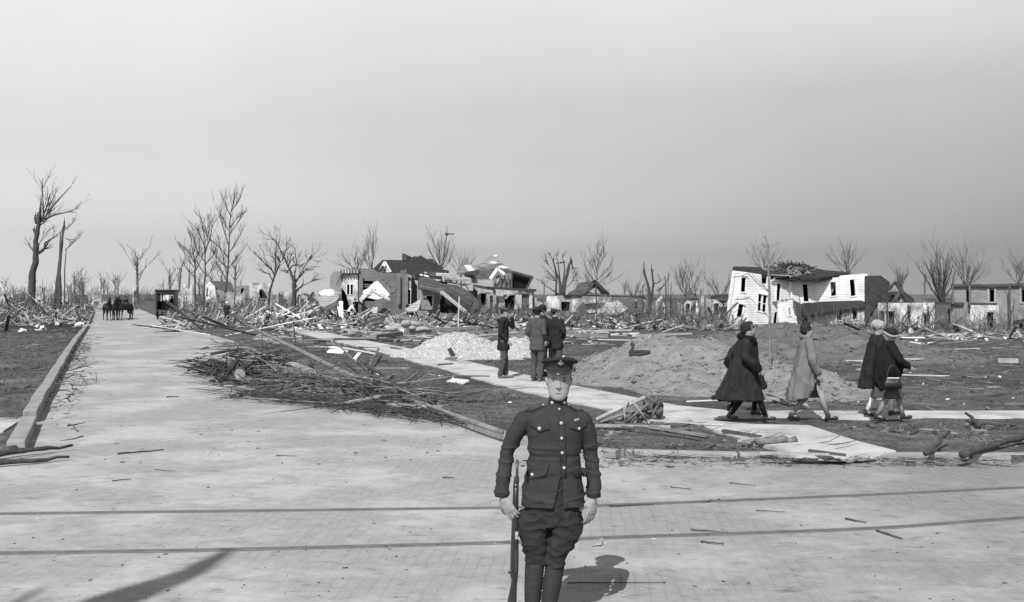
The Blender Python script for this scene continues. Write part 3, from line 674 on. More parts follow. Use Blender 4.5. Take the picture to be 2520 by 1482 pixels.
# ---- general figure builder (smaller people), local frame: faces -Y, 1.72 m tall
DEF=dict(hip=(0,0,.93),chest=(0,0,1.32),neck=(0,.0,1.46),head=(0,-.015,1.60),
 shL=(-.185,0,1.40),shR=(.185,0,1.40),elL=(-.235,.03,1.12),elR=(.235,.03,1.12),wrL=(-.235,-.03,.88),wrR=(.235,-.03,.88),
 hpL=(-.09,0,.90),hpR=(.09,0,.90),knL=(-.10,-.02,.49),knR=(.10,-.02,.49),anL=(-.10,.02,.09),anR=(.10,.02,.09),toeL=(-.12,-.15,.04),toeR=(.12,-.15,.04))
def figure(loc,yaw,height,label,pose={},hy=0.,ht=0.,outfit=(),vox=.014,group=None,hand_curl=.5):
    J={k:V(v) for k,v in DEF.items()}; J.update({k:V(v) for k,v in pose.items()}); s=height/1.72
    r=thing('person',loc,label,'person',group,yaw)
    for k in J: J[k]=J[k]*s
    sc_=lambda x:x*s
    HR=Matrix.Rotation(hy,3,'Z')@Matrix.Rotation(ht,3,'X')
    b=MB(); headshape(b,J['head'],s*.95,HR); b.caps(J['head']-V((0,0,.06*s)),J['neck']-V((0,0,.04*s)),.052*s,.06*s)
    def tors(ra,rb,rc,fy=1.,mb=None,dz=0):
        a,c,n=J['hip'],J['chest'],J['neck']
        mb.loft([(a.x,a.y,a.z-.06*s,ra*s*1.0,ra*.68*s*fy),(a.x,a.y,a.z+.02*s,ra*s,ra*.68*s*fy),((a.x+c.x)/2,(a.y+c.y)/2,(a.z+c.z)/2,rb*s,rb*.70*s*fy),(c.x,c.y,c.z,rc*s,rc*.66*s*fy),((c.x+n.x)/2,(c.y+n.y)/2,(c.z*.3+n.z*.7)-.01*s,rc*.88*s,rc*.55*s),(n.x,n.y,n.z-.01*s,.07*s,.07*s)],22,2.2)
    tors(.14,.125,.16,1,b)
    for S in 'LR':
        b.caps(J['sh'+S],J['el'+S],.045*s,.035*s); b.caps(J['el'+S],J['wr'+S],.034*s,.025*s)
        b.caps(J['hp'+S],J['kn'+S],.075*s,.052*s); b.caps(J['kn'+S],J['an'+S],.052*s,.034*s); b.caps(J['an'+S]-V((0,0,.03*s)),J['toe'+S],.034*s,.03*s)
        d=(J['wr'+S]-J['el'+S]).normalized(); nrm=V((0,0,0))-V((J['wr'+S].x,0,0)); nrm=nrm if nrm.length>.02 else V((0,-1,0))
        hand(b,J['wr'+S]+d*.01,d+V(pose.get('hd'+S,(0,0,0))),nrm,1 if S=='R' else -1,hand_curl,s)
    bodym='skin'
    link('body',remesh(b,vox*.8,1,None,'body',bodym),r)
    ff=fold(6,.012,(1,1,.8),len(label))
    for it in outfit:
        k,m=it[0],it[1]; mb=MB(); arg=it[2] if len(it)>2 else None
        if k=='trousers':
            a=J['hip']; mb.loft([(a.x,a.y,a.z-.10*s,.165*s,.115*s),(a.x,a.y,a.z+.08*s,.158*s,.11*s)],20,2.2)
            for S in 'LR':
                mb.caps(J['hp'+S],J['kn'+S],.098*s,.078*s,14); mb.tube([J['kn'+S],(J['kn'+S]+J['an'+S])/2,J['an'+S]+V((0,0,-.02*s))],[.078*s,.070*s,.066*s],14)
            link('trousers',remesh(mb,vox,2,ff,'trousers',m),r)
        if k=='jacket':
            L_=(arg or .22)*s; a,c,n=J['hip'],J['chest'],J['neck']
            mb.loft([(a.x,a.y,a.z-L_,.205*s,.155*s),(a.x,a.y,a.z-L_*.5,.192*s,.142*s),(a.x,a.y,a.z+.05*s,.172*s,.125*s),((a.x+c.x)/2,(a.y+c.y)/2,(a.z+c.z)/2,.168*s,.122*s),(c.x,c.y,c.z,.19*s,.125*s),((c.x*.4+n.x*.6),(c.y*.4+n.y*.6),c.z*.3+n.z*.7,.16*s,.10*s),(n.x,n.y,n.z+.01*s,.075*s,.075*s),(n.x,n.y-.005,n.z+.04*s,.062*s,.065*s)],26,2.3)
            for S in 'LR':
                mb.caps(J['sh'+S]*.93+J['chest']*.07,J['el'+S],.072*s,.060*s,14); mb.caps(J['el'+S],J['wr'+S]-(J['wr'+S]-J['el'+S]).normalized()*.03*s,.058*s,.046*s,14)
            link('jacket',remesh(mb,vox,2,ff,'jacket',m),r)
        if k=='coat':   # arg: list of (z,cx,cy,rx,ry) measured at 1.72 m
            mb.loft([(x*s,y*s,z*s,rx*s,ry*s) for z,x,y,rx,ry in arg],30,2.1)
            for S in 'LR':
                q=(J['wr'+S]-J['el'+S]).normalized()
                mb.caps(J['sh'+S]*.9+J['chest']*.1,J['el'+S],.082*s,.075*s,14); mb.caps(J['el'+S],J['wr'+S]-q*.03*s,.072*s,.072*s,14)
            link('coat',remesh(mb,vox,2,(lambda f1,f2:(lambda p:f1(p)+f2(p)*min(1,max(0,(1.35*s-p.z)/s*1.6))))(fold(4,.016,(1,1,.5),len(label)+5),fold(8,.035,(1.2,1.2,.15),len(label)+2)),'coat',m),r)
        if k=='skirt':
            mb.loft([(x*s,y*s,z*s,rx*s,ry*s) for z,x,y,rx,ry in arg],26,2.1); link('skirt',remesh(mb,vox,1,fold(7,.02,(1.3,1.3,.2),3),'skirt',m),r)
        if k=='stockings':
            for S in 'LR':
                mb=MB(); mb.tube([J['kn'+S]+V((0,0,.05*s)),J['kn'+S]*.6+J['an'+S]*.4,J['an'+S]+V((0,0,-.02*s))],[.056*s,.054*s,.038*s],14); link('stocking',mb.mesh('stocking',m,None,True),r)
        if k=='shoes':
            for S in 'LR':
                mb=MB(); a=J['an'+S]; t=J['toe'+S]; d=(t-a); d.z=0; 
                if d.length<.01: d=V((0,-1,0))
                d.normalize(); heel=a-d*.03*s+V((0,0,-.045*s)); mb.caps(heel,t,.037*s,.036*s,12,1.); mb.caps(a,heel,.042*s,.036*s,12)
                if arg: mb.caps(heel,heel-V((0,0,.035*s)),.022*s,.02*s,8)
                link('shoe',remesh(mb,vox*.7,1,None,'shoe',m),r)
        if k=='cap':
            P=lambda x,y,z:J['head']+HR@(V((x,y,z))*s)
            mb.ell(P(0,.02,.085),(.118*s,.135*s,.040*s),20,10,HR@Matrix.Rotation(.12,3,'X')); mb.ell(P(0,.01,.055),(.088*s,.103*s,.035*s),20,8,HR)
            mb.ell(P(0,-.095,.050),(.070*s,.055*s,.010*s),14,6,HR@Matrix.Rotation(.25,3,'X')); link('flat_cap',remesh(mb,vox*.7,1,None,'flat_cap',m),r)
        if k=='hat':
            P=lambda x,y,z:J['head']+HR@(V((x,y,z))*s); R2=HR@Matrix.Rotation(.06,3,'X')
            mb.ell(P(0,.0,.045),(.145*s,.165*s,.012*s),22,6,R2); mb.ell(P(0,.008,.085),(.088*s,.102*s,.065*s),20,10,R2); h_=link('hat',remesh(mb,vox*.6,1,None,'hat',m),r)
            q=MB(); q.ell(P(0,.006,.062),(.0915*s,.1055*s,.012*s),20,6,R2); link('hat_band',q.mesh('hat_band','black_cloth',None,True),h_)
        if k=='cloche':
            P=lambda x,y,z:J['head']+HR@(V((x,y,z))*s)
            mb.ell(P(0,.015,.045),(.112*s,.125*s,.095*s),20,12,HR); link('cloche_hat',remesh(mb,vox*.7,2,fold(14,.012),'cloche_hat',m),r)
            q=MB(); q.tube([P(.118*math.cos(a_),.015+.132*math.sin(a_),-.005-.02*math.cos(a_*2)) for a_ in [i*math.pi/10 for i in range(20)]],.024*s,8); 
            if arg: link('hat_brim',q.mesh('hat_brim',arg,None,True),r)
        if k=='hair':
            P=lambda x,y,z:J['head']+HR@(V((x,y,z))*s); g=arg or 1.
            mb.ell(P(0,.026,.035),(.086*s*g,.094*s*g,.088*s*g),18,12,HR)
            if g>1: mb.ell(P(0,.05,-.02),(.08*s*g,.065*s*g,.07*s),16,10,HR)
            link('hair',remesh(mb,vox*.6,1,fold(22,.012),'hair',m),r)
        if k=='collar':
            n=J['neck']; mb.tube([n+V((.10*s*math.cos(a_),.10*s*math.sin(a_)+.0,.0+.025*s*math.sin(a_))) for a_ in [i*math.pi/8 for i in range(17)]],(arg or .045)*s,12,True); link('collar',remesh(mb,vox,1,fold(18,.012),'collar',m),r)
        if k=='cuffs':
            for S in 'LR':
                q=(J['wr'+S]-J['el'+S]).normalized(); mb=MB(); mb.caps(J['wr'+S]-q*.09*s,J['wr'+S]-q*.02*s,.082*s,.078*s,14); link('cuff',remesh(mb,vox,1,fold(18,.01),'cuff',m),r)
        if k=='shirt':
            c=J['chest']; n=J['neck']; mb.loft([(c.x,c.y-.075*s,c.z-.12*s,.02*s,.06*s),(c.x,c.y-.075*s,c.z,.035*s,.066*s),(n.x,n.y-.03*s,n.z+.0*s,.062*s,.06*s),(n.x,n.y-.01*s,n.z+.045*s,.058*s,.058*s)],18,2); link('shirt',mb.mesh('shirt',m,None,True),r)
        if k=='apron':
            pass
    return r
def at(px,py,dz=.135): return G(px,py,dz)
YR=math.pi/2      # faces image right
# four men standing in a group on the sidewalk
figure(at(1239,931),YR-.15,1.74,'man in dark suit and flat cap standing apart, hand raised to his face',
 dict(wrR=(.06,-.20,1.50),elR=(.20,-.20,1.24),wrL=(-.19,-.13,.92),elL=(-.22,.05,1.12),anL=(-.07,.07,.09),toeL=(-.09,-.10,.04),anR=(.08,-.04,.09),toeR=(.10,-.21,.04),head=(0,-.03,1.59),hdR=(0,0,.6)),.0,.15,
 [('trousers','mid_cloth'),('jacket','dark_cloth',.24),('shoes','canvas'),('hair','hair'),('cap','mid_cloth')])
figure(at(1322,938),YR+.9,1.74,'man in dark hat and worn grey coat, back turned, leftmost of the trio',
 dict(wrR=(.19,-.16,.95),wrL=(-.18,-.16,.95),elR=(.25,.06,1.13),elL=(-.25,.06,1.13)),.2,.1,
 [('trousers','mid_cloth'),('jacket','mid_cloth',.20),('shoes','canvas'),('hair','hair'),('hat','dark_cloth')])
figure(at(1337,930,.135)+V((0,.5,0)),-YR+.5,1.78,'man in felt hat and white shirt, in the middle of the trio',
 dict(),.1,.1,[('trousers','dark_cloth'),('jacket','dark_cloth',.22),('shirt','white_cloth'),('shoes','leather'),('hair','hair'),('hat','dark_cloth')])
figure(at(1366,934),YR+1.0,1.74,'man in pale flat cap and dark jacket, rightmost of the trio',
 dict(wrR=(.13,-.16,.98),elR=(.27,.03,1.15),wrL=(-.16,-.14,.98),elL=(-.26,.03,1.15)),-.5,.1,
 [('trousers','mid_cloth'),('jacket','dark_cloth',.19),('shoes','leather'),('hair','hair'),('cap','sack')])
# women walking to the right along the crossing sidewalk
step=dict(knL=(-.08,-.20,.50),anL=(-.07,-.36,.10),toeL=(-.08,-.50,.06),knR=(.08,-.04,.47),anR=(.07,.24,.12),toeR=(.08,.12,.04))
step2=dict(knR=(.08,-.18,.50),anR=(.07,-.28,.10),toeR=(.08,-.42,.06),knL=(-.08,.02,.47),anL=(-.07,.22,.12),toeL=(-.08,.10,.04))
def gait(st,**k): q=dict(st); q.update(k); return q
figure(at(1857,1028)+V((0,.35,0)),YR,1.60,'woman in black shoes walking half hidden behind the woman with fur collar',
 gait(dict(knL=(-.08,-.10,.50),anL=(-.07,-.06,.10),toeL=(-.08,-.20,.05),knR=(.08,.08,.47),anR=(.07,.36,.16),toeR=(.08,.28,.05)),wrL=(-.22,.22,.98),elL=(-.22,.2,1.16)),.0,.0,
 [('stockings','black_cloth'),('shoes','leather',1),('coat','dark_cloth',[(.50,0,.06,.27,.36),(.8,0,.02,.22,.24),(1.1,0,0,.18,.16),(1.33,0,.0,.19,.14),(1.42,0,0,.13,.10),(1.47,0,0,.06,.07)]),('hair','hair',1.08)])
figure(at(1832,1036),YR-.08,1.60,'woman in a long flared dark coat with a black fur collar and cuffs',
 gait(step,wrL=(-.26,-.20,.93),elL=(-.29,.02,1.13),wrR=(.18,.27,.98),elR=(.20,.20,1.17),head=(0,-.05,1.60),neck=(0,-.02,1.46)),-.25,.18,
 [('stockings','black_cloth'),('shoes','leather',1),('coat','dark_cloth',[(.37,0,.10,.31,.46),(.42,0,.10,.31,.45),(.6,0,.07,.26,.35),(.85,0,.035,.22,.26),(1.1,0,.01,.19,.18),(1.33,0,0,.18,.14),(1.42,0,0,.13,.11),(1.48,0,-.01,.07,.08)]),('collar','fur',.055),('cuffs','fur'),('hair','hair',1.16)])
figure(at(1985,1036),YR,1.60,'woman with bobbed dark hair in a long pale coat, walking alone',
 gait(step,wrL=(-.26,-.14,.84),elL=(-.28,-.02,1.10),wrR=(.2,.0,.9)),-.1,.1,
 [('stockings','stocking'),('shoes','leather',1),('skirt','black_cloth',[(.42,0,-.09,.15,.16),(.9,0,-.03,.16,.17)]),('coat','light_coat',[(.36,.0,.19,.16,.17),(.45,.0,.14,.20,.22),(.6,0,.06,.21,.25),(.85,0,.02,.21,.22),(1.1,0,.02,.20,.17),(1.33,0,0,.19,.14),(1.42,0,0,.14,.11),(1.48,0,-.01,.07,.07)]),('collar','light_coat',.035),('hair','hair',1.14)])
figure(at(2172,1030)+V((0,.25,0)),YR,1.62,'woman in pale hat and long dark coat, taller of the pair at right',
 gait(step2,wrL=(-.24,-.10,.90)),-.1,.1,
 [('stockings','white_cloth'),('shoes','leather',1),('coat','dark_cloth',[(.52,0,.04,.23,.30),(.8,0,.04,.22,.24),(1.1,0,.03,.21,.19),(1.33,0,0,.20,.15),(1.42,0,0,.14,.11),(1.48,0,-.01,.07,.08)]),('hair','hair'),('cloche','sack')])
figure(at(2186,1035),YR-.1,1.52,'shorter woman in black cape and brimmed hat, front of the pair at right',
 gait(step2,wrL=(-.26,-.30,1.02),elL=(-.32,-.12,1.14),wrR=(.2,-.2,1.0),head=(0,-.06,1.59),neck=(0,-.03,1.46)),-.1,.25,
 [('stockings','stocking'),('shoes','leather',1),('skirt','mid_cloth',[(.42,0,.02,.19,.30),(.8,0,.02,.19,.20)]),('coat','black_cloth',[(.60,0,.05,.21,.22),(.8,0,.05,.24,.24),(1.0,0,.0,.27,.27),(1.2,0,-.01,.25,.24),(1.36,0,-.01,.19,.16),(1.44,0,-.01,.12,.10),(1.49,0,-.02,.07,.07)]),('hair','hair'),('cloche','dark_cloth','stocking')])
hb=thing('handbag',at(2178,1035)+V((0,-.35,.55)),'small dark handbag with a pale clasp swinging from the arm of the shorter woman','handbag')
e=MB(); e.loft([(0,0,0,.14,.035),(0,0,.09,.14,.045),(0,0,.17,.11,.02)],18,3); link('bag_body',e.mesh('bag_body','leather',None,True),hb)
e=MB(); e.tube([(.10*math.cos(a),0,.16+.22*math.sin(a)) for a in [i*math.pi/10 for i in range(11)]],.008,8); link('bag_strap','x' and e.mesh('bag_strap','leather',None,True),hb)
e=MB(); e.box((0,-.0,.175),(.19,.03,.015)); link('clasp',e.mesh('clasp','white_cloth'),hb)
# ================= THE WRECKED HOUSES
def beams(T,pl,name,m,parent,lst,w=.14,h=.12,off=0.,each=True):
    mb=MB(); out=[]
    for (x0,y0,x1,y1) in lst:
        if each: mb=MB()
        mb.beam(pl.hit(*T(x0,y0))+pl.n*off,pl.hit(*T(x1,y1))+pl.n*off,w,h,up=pl.n)
        if each: out.append(mb.build(name,m,parent))
    if not each: out.append(mb.build(name,m,parent))
    return out
def jag(x0,y0,x1,y1,n,a,seed=1):
    r=random.Random(seed); return [(x0+(x1-x0)*i/n+r.uniform(-a,a)*.5,y0+(y1-y0)*i/n+r.uniform(-a,a)) for i in range(n+1)]
dX=lambda x:553.7+.1953*x
# --- A: clapboard house with the torn-open corner room (left of the middle)
A=house('ruined_house',905,94,'roofless shade-grey clapboard house with its white plastered corner room torn open')
dA=94; pA=wallpl(838,dA,875,dA+.3)
panel('plaster_wall',pA,ZA,jag(1490,620,1672,612,5,5)+[(1676,960),(1640,1010),(1560,1010),(1530,880),(1480,800),(1440,780),(1470,700)],[[(1537,750),(1568,750),(1568,880),(1537,880)],[(1582,750),(1612,750),(1612,880),(1582,880)]],.2,'plaster',A,frames=[0,1],fw=.05)
panel('parapet',wallpl(838,dA-.3,875,dA+.0),ZA,jag(1462,560,1690,545,9,5,3)+[(1690,612)]+jag(1686,617,1466,626,8,4,4)+[(1450,680),(1410,770),(1400,765),(1448,640)],[],.35,'dim_wall',A,part='')
mb=MB(); pp=wallpl(838,dA-.42,875,dA-.12)
for i in range(6): x=1480+36*i; mb.beam(pp.hit(*ZA(x,562)),pp.hit(*ZA(x+6,606)),.12,.2,up=pp.n)
mb.build('eave_brackets','plaster',A)
pA2=wallpl(883,dA+.4,1002,dA+3.0)
panel('clapboard_wall',pA2,ZA,[(1688,548)]+jag(1700,546,1880,556,8,4,5)+[(1885,575),(1980,610),(2200,606),(2292,612),(2292,780),(2290,1160),(2190,1165),(2180,1170),(1690,1170)],[[(1738,703),(1872,707),(1872,748),(1738,744)],[(1740,785),(1900,790),(1900,960),(1740,960)]],.2,'shaded_clap',A,frames=[0],fw=.10,fmat='dull_wall')
beams(ZA,wallpl(883,dA+.1,1002,dA+2.7),'corner_board','dull_wall',A,[(1715,620,1717,1030),(2190,615,2190,1000),(2288,612,2286,1000)],.28,.08)
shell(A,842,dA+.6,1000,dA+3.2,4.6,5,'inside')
pA3=wallpl(1002,dA+3,1026,dA+3)
panel('side_room_wall',pA3,ZA,[(2296,620),(2350,640),(2345,690),(2430,700),(2430,1010),(2296,1010)],[[(2300,660),(2343,660),(2343,702),(2300,702)],[(2300,815),(2338,815),(2338,1000),(2300,1000)]],.2,'light_clap',A,frames=[1],fw=.06)
panel('torn_sheathing',wallpl(995,dA+2,1032,dA+2.5),ZA,[(2350,690),(2375,660),(2400,740),(2420,760),(2430,870),(2432,960),(2390,1000),(2345,1010)],[],.1,'black_cloth',A)
# fallen white board wall lying against it, and the open crate-like frame behind it
Fw=thing('fallen_wall',GD(930,91,0),'slab of white boarding torn from a house, lying tilted against shade-grey clapboards','wall fragment')
pf=roofpl((900,760,91),(960,740,90),(930,700,93))
panel('board_slab',pf,ZA,[(1870,730),(1915,705),(2090,850),(2060,890),(1920,940),(1740,900),(1740,830),(1800,800)],[[(1870,800),(1905,835),(1895,850),(1860,818)]],.12,'white_clap',Fw)
beams(ZA,roofpl((900,760,90.6),(960,740,89.6),(930,700,92.6)),'batten','pale_wood',Fw,[(1690,985,1890,790),(1720,900,1840,870),(1840,810,2075,950),(1975,840,2070,945),(1700,940,1900,800),(2040,880,1960,930)],.18,.1)
panel('frame_panel',roofpl((950,720,90),(975,700,90.4),(950,685,92)),ZA,[(1950,700),(1995,655),(2145,800),(2140,840),(2090,860)],[[(1972,698),(1998,672),(2030,702),(2000,728)],[(2012,738),(2040,712),(2072,742),(2046,768)],[(2058,780),(2084,752),(2120,790),(2092,818)]],.1,'dim_wall',Fw)
# --- roof slabs lying on the left
Rs=thing('fallen_roof',GD(780,92,0),'long pale sheet of roofing slid down to the ground left of the torn corner room','roof fragment')
panel('roof_sheet',roofpl((735,772,88),(790,760,88),(820,722,94)),ZA,[(940,1110),(1120,980),(1180,900),(1420,880),(1440,900),(1400,960),(1100,1110)],[],.2,'light_clap',Rs)
panel('roof_sheet',roofpl((790,735,92),(830,728,92),(820,714,97)),ZA,[(1180,850),(1250,815),(1360,812),(1380,870),(1310,890),(1200,875)],[],.15,'white_paint',Rs)
beams(ZA,roofpl((735,770,87),(790,758,87),(820,720,92)),'rafter','dark_wood',Rs,[(940,1115,1180,1000),(1090,1020,1205,1215),(1170,1010,1300,1090),(1120,930,1170,980),(1110,850,1050,940)],.16,.14)
bl=thing('fallen_roof',GD(705,90,0),'small tipped roof slab with dark underside at the left end of the wreckage','roof fragment')
panel('roof_sheet',roofpl((690,775,87),(735,765,86),(735,745,91)),ZA,[(670,1080),(900,1020),(915,1035),(720,1150),(690,1120)],[],.2,'light_clap',bl); beams(ZA,roofpl((690,775,86.6),(735,765,85.6),(735,745,90.6)),'edge_board','dark_wood',bl,[(720,1150,915,1035)],.3,.3)
# --- B: house with the big dark hipped roof and white-trimmed gable
B=house('ruined_house',1010,104,'house with a big dark hipped roof, ragged ridge and small white-trimmed gable')
rB=roofpl((920,685,100),(1100,685,100),(1000,640,106))
panel('roof',rB,ZB,[(-60,590),(0,530),(95,440),(350,443),(345,420),(360,362),(420,385),(470,408),(495,392),(520,400),(575,388),(600,410),(640,430),(725,425),(760,460),(800,500),(860,560),(930,575),(900,600),(905,625),(560,650),(400,680),(200,670),(-60,650)],[],.3,'shingle',B)
beams(ZB,roofpl((920,685,99.5),(1100,685,99.5),(1000,640,105.5)),'lath','dark_wood',B,[(345,370+14*i,400,400+12*i) for i in range(5)]+[(358,362,430,400),(640,430,690,470),(700,430,760,500),(575,390,640,440)],.1,.1)
panel('gable_wall',wallpl(915,99,970,99),ZB,[(125,470),(198,592),(30,620)],[[(104,553),(145,553),(145,590),(104,590)]],.2,'white_paint',B,frames=[0],fw=.05)
beams(ZB,wallpl(915,98.6,970,98.6),'bargeboard','white_paint',B,[(125,458,28,628),(125,458,200,592)],.16,.12)
beams(ZB,wallpl(915,98.4,970,98.4),'roof_edge','dark_wood',B,[(110,520,30,630)],.3,.12)
panel('upper_wall',wallpl(980,100.5,1110,100.5),ZB,[(320,575),(400,560),(400,640),(640,660),(640,720),(320,720)],[],.2,'dim_wall',B)
panel('porch_roof',roofpl((1000,690,98),(1100,690,98),(1050,668,101)),ZB,[(480,640),(600,615),(560,650),(480,680)],[],.3,'dark_wood',B)
shell(B,950,101.5,1100,101.5,3.9,5,'inside')
# --- C: collapsed porch house in the middle
C_=house('ruined_house',1075,92,'house in the middle with its sagging shingled porch roof collapsed over a black cavity')
pC=wallpl(1028,92,1090,93)
panel('clapboard_wall',pC,ZB,[(540,775),(640,785),(838,835),(835,900),(822,940),(822,1170),(740,1175),(540,1175)],[[(652,893),(726,900),(722,1025),(690,1035),(655,990)]],.2,'light_clap',C_,frames=[0],fw=.12)
panel('porch_roof',roofpl((1030,700,89),(1180,735,89),(1100,680,94)),ZB,[(548,662)]+jag(560,655,690,662,5,4,2)+[(800,715),(870,745),(960,750),(1050,762)]+jag(1060,770,1200,850,6,6,8)+[(1225,875),(1280,930),(1310,975),(1300,1040),(1240,1090),(1190,1060),(1000,930),(860,838),(700,790),(550,770)],[],.3,'light_shingle',C_)
beams(ZB,roofpl((1030,700,88.4),(1180,735,88.4),(1100,680,93.4)),'rafter','wood',C_,[(840,845,1145,1095),(560,775,850,835)],.30,.18)
beams(ZB,roofpl((1030,700,88.6),(1180,735,88.6),(1100,680,93.6)),'lath','dark_wood',C_,[(860+i*16,835+i*2,1180+i*10,1060-i*16) for i in range(7)]+[(1020,870,1150,960),(1040,850,1210,1010)],.12,.12)
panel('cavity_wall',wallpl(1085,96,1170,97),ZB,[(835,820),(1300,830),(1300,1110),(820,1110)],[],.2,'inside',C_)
shell(C_,1032,92.5,1085,93.5,2.9,5,'inside')
up=wallpl(1035,94,1165,94)
panel('upper_wall',up,ZB,[(850,628),(860,640),(960,640),(1020,660),(1150,655),(1215,680),(1218,745),(1130,770),(920,730),(870,715),(860,700)],[[(1130,710),(1195,700),(1205,745),(1150,745)]],.2,'light_clap',C_)
beams(ZB,wallpl(1035,93.4,1165,93.4),'plate','pale_wood',C_,[(565,625,690,650),(690,628,850,632),(850,628,990,662),(1020,670,1200,672),(600,600,760,612),(760,612,930,618),(850,635,868,715)],.14,.14)
beams(ZB,wallpl(1035,93.2,1165,93.2),'stud','dark_wood',C_,[(918,680,920,735),(968,690,968,740),(1027,695,1027,750),(1087,700,1087,760),(600,570,603,615),(740,640,742,690),(655,600,760,606),(1120,730,1180,815),(680,640,720,725)],.12,.12)
panel('upper_room_wall',wallpl(1020,97,1120,97),ZB,[(500,640),(560,600),(640,590),(830,600),(850,690),(560,660),(500,660)],[],.2,'inside',C_)
# plank stacks and leaning doors before it
for (T,pl,out,m,lab) in (
 (ZB,roofpl((1000,765,87),(1040,760,87),(1035,735,89)),[(370,1065),(470,995),(585,930),(560,1040),(530,1080),(420,1090)],'light_clap','pale ribbed shutter panel lying aslant before the collapsed porch house'),
 (ZB,roofpl((1040,765,87.6),(1070,760,87.6),(1045,730,89)),[(598,900),(640,895),(730,1060),(700,1070),(560,1065)],'wood','narrow weathered door leaning against the wall beneath the sagging porch roof'),
 (ZA,wallpl(915,88,930,88),[(1870,1035),(1925,1035),(1910,1140),(1835,1170),(1820,1160)],'wood','grey plank door standing slanted in the debris left of the tall post'),
 (ZC,roofpl((1440,770,82),(1500,770,82),(1470,735,86)),[(800,995),(880,900),(920,865),(1060,855),(1150,930),(1140,950),(1060,990),(850,1005)],'light_clap','large tilted roof slab fallen in front of the low stuccoed house'),
 (ZC,roofpl((1370,790,80),(1430,790,80),(1400,765,83)),[(350,1000),(390,965),(560,975),(640,1000),(640,1025),(420,1070),(350,1060)],'dim_wall','dark sagging slab of roofing resting on a stub post behind the four men'),
 (ZC,wallpl(1410,84,1445,84),[(570,940),(630,880),(660,860),(695,980),(640,1000),(600,990)],'wood','broken boarded door leaning on the stuccoed wall behind the men'),
 (ZC,wallpl(1735,80,1770,80),[(1690,1010),(1940,1005),(1960,1030),(1950,1080),(1900,1095),(1760,1090)],'dull_wall','low slab of weathered boarding propped on posts left of the leaning house'),
 (ZD,wallpl(1910,76,1960,76),[(950,1020),(1000,1000),(1020,1050),(1022,1115)],'dim_wall','triangular torn piece of eave hanging at the corner of the small lean-to'),
):
    pn=MB(); o_=[pl.hit(*T(*p)) for p in out]; slab(o_,[],pl.n,.12,pn); c=sum(o_,V((0,0,0)))/len(o_)
    tag(pn.build('fallen_slab',m),lab,'debris panel')
# --- D: house with the overhanging shell roof and white gable
D_=house('ruined_house',1240,98,'house with a patchy hipped roof, white gable and black overhanging eave to the right')
panel('roof',roofpl((1130,680,99),(1260,680,99),(1210,628,107)),ZB,[(1125,610),(1150,590),(1290,570),(1310,560),(1300,560),(1330,490),(1400,425),(1450,390),(1480,382),(1520,395),(1550,440),(1620,500),(1700,560),(1745,580),(1735,640),(1500,690),(1240,690),(1200,670)],[],.3,'patchy_roof',D_)
panel('front_roof',roofpl((1160,690,97),(1260,690,97),(1210,650,102)),ZB,[(1225,690),(1300,620),(1330,580),(1550,548),(1640,545),(1740,590),(1740,620),(1500,690),(1240,700)],[],.3,'light_shingle',D_)
panel('rear_roof',roofpl((1125,680,103),(1200,680,103),(1160,650,108)),ZB,[(1028,592),(1070,500),(1140,503),(1330,500),(1300,560),(1130,600)],[],.3,'patchy_roof',D_)
panel('hole_shade_panel',roofpl((1140,690,97.6),(1200,690,97.6),(1170,660,101.5)),ZB,[(1128,600),(1190,590),(1310,560),(1300,640),(1240,670),(1150,640)],[],.12,'dark_wood',D_)  # dark slab standing in for the shade of a hole
beams(ZB,roofpl((1205,655,98),(1240,655,98),(1220,628,104)),'patch','white_paint',D_,[(1460,470,1535,480),(1500,388,1540,390),(1580,520,1650,545),(1160,510,1215,575)],.55,.06)
panel('gable_wall',wallpl(1205,96,1262,96.6),ZB,[(1495,650),(1540,590),(1640,615),(1725,610),(1722,795),(1580,785),(1500,778)],[[(1522,650),(1568,628),(1570,772),(1522,770)]],.2,'dull_wall',D_)
panel('gable_door',wallpl(1205,96.2,1262,96.8),ZB,[(1520,645),(1570,622),(1572,775),(1520,772)],[],.1,'plaster',D_)
beams(ZB,wallpl(1205,95.2,1262,95.8),'bargeboard','white_paint',D_,[(1450,682,1542,548),(1536,548,1632,622)],.26,.14)
beams(ZB,wallpl(1205,95.6,1262,96.2),'corner_board','dim_wall',D_,[(1580,640,1580,785),(1634,630,1634,785),(1685,625,1685,790),(1722,612,1720,795)],.12,.08)
oh=roofpl((1262,668,96),(1300,690,96),(1310,680,99))
panel('overhang_roof',Pl(W(1262,680,96.5),V((-.45,-.9,-.25))),ZB,[(1728,588),(1800,603),(1985,658),(1960,700),(1900,812),(1800,808),(1720,800)],[],.25,'black_cloth',D_)
beams(ZB,Pl(W(1262,680,96),V((-.45,-.9,-.25))),'eave_edge','light_shingle',D_,[(1728,588,1985,658),(1985,658,1902,812)],.16,.2)
panel('attic_wall',wallpl(1165,97,1205,97),ZB,[(1215,690),(1520,690),(1520,765),(1400,740),(1250,730)],[],.2,'light_clap',D_)
panel('lower_wall',wallpl(1175,94,1318,97),ZB,[(1242,760),(1290,762),(1500,800)]+jag(1520,800,2010,822,14,4,6)+[(2015,830),(1982,870),(1978,1190),(1400,1190),(1310,1190),(1300,900)],
 [[(1327,862),(1412,862),(1412,1010),(1327,1010)],[(1628,885),(1770,885),(1766,1085),(1632,1085)],[(1852,872),(1940,872),(1940,1012),(1852,1012)],[(1440,900),(1490,905),(1488,925),(1440,920)],[(1440,945),(1490,950),(1488,965),(1440,962)]],.25,'plaster',D_,frames=[0,1],fw=.12,fmat='light_clap')
panel('board_screen',wallpl(1282,95.8,1305,96.2),ZB,[(1850,870),(1942,870),(1942,1014),(1850,1014)],[],.1,'dim_wall',D_)
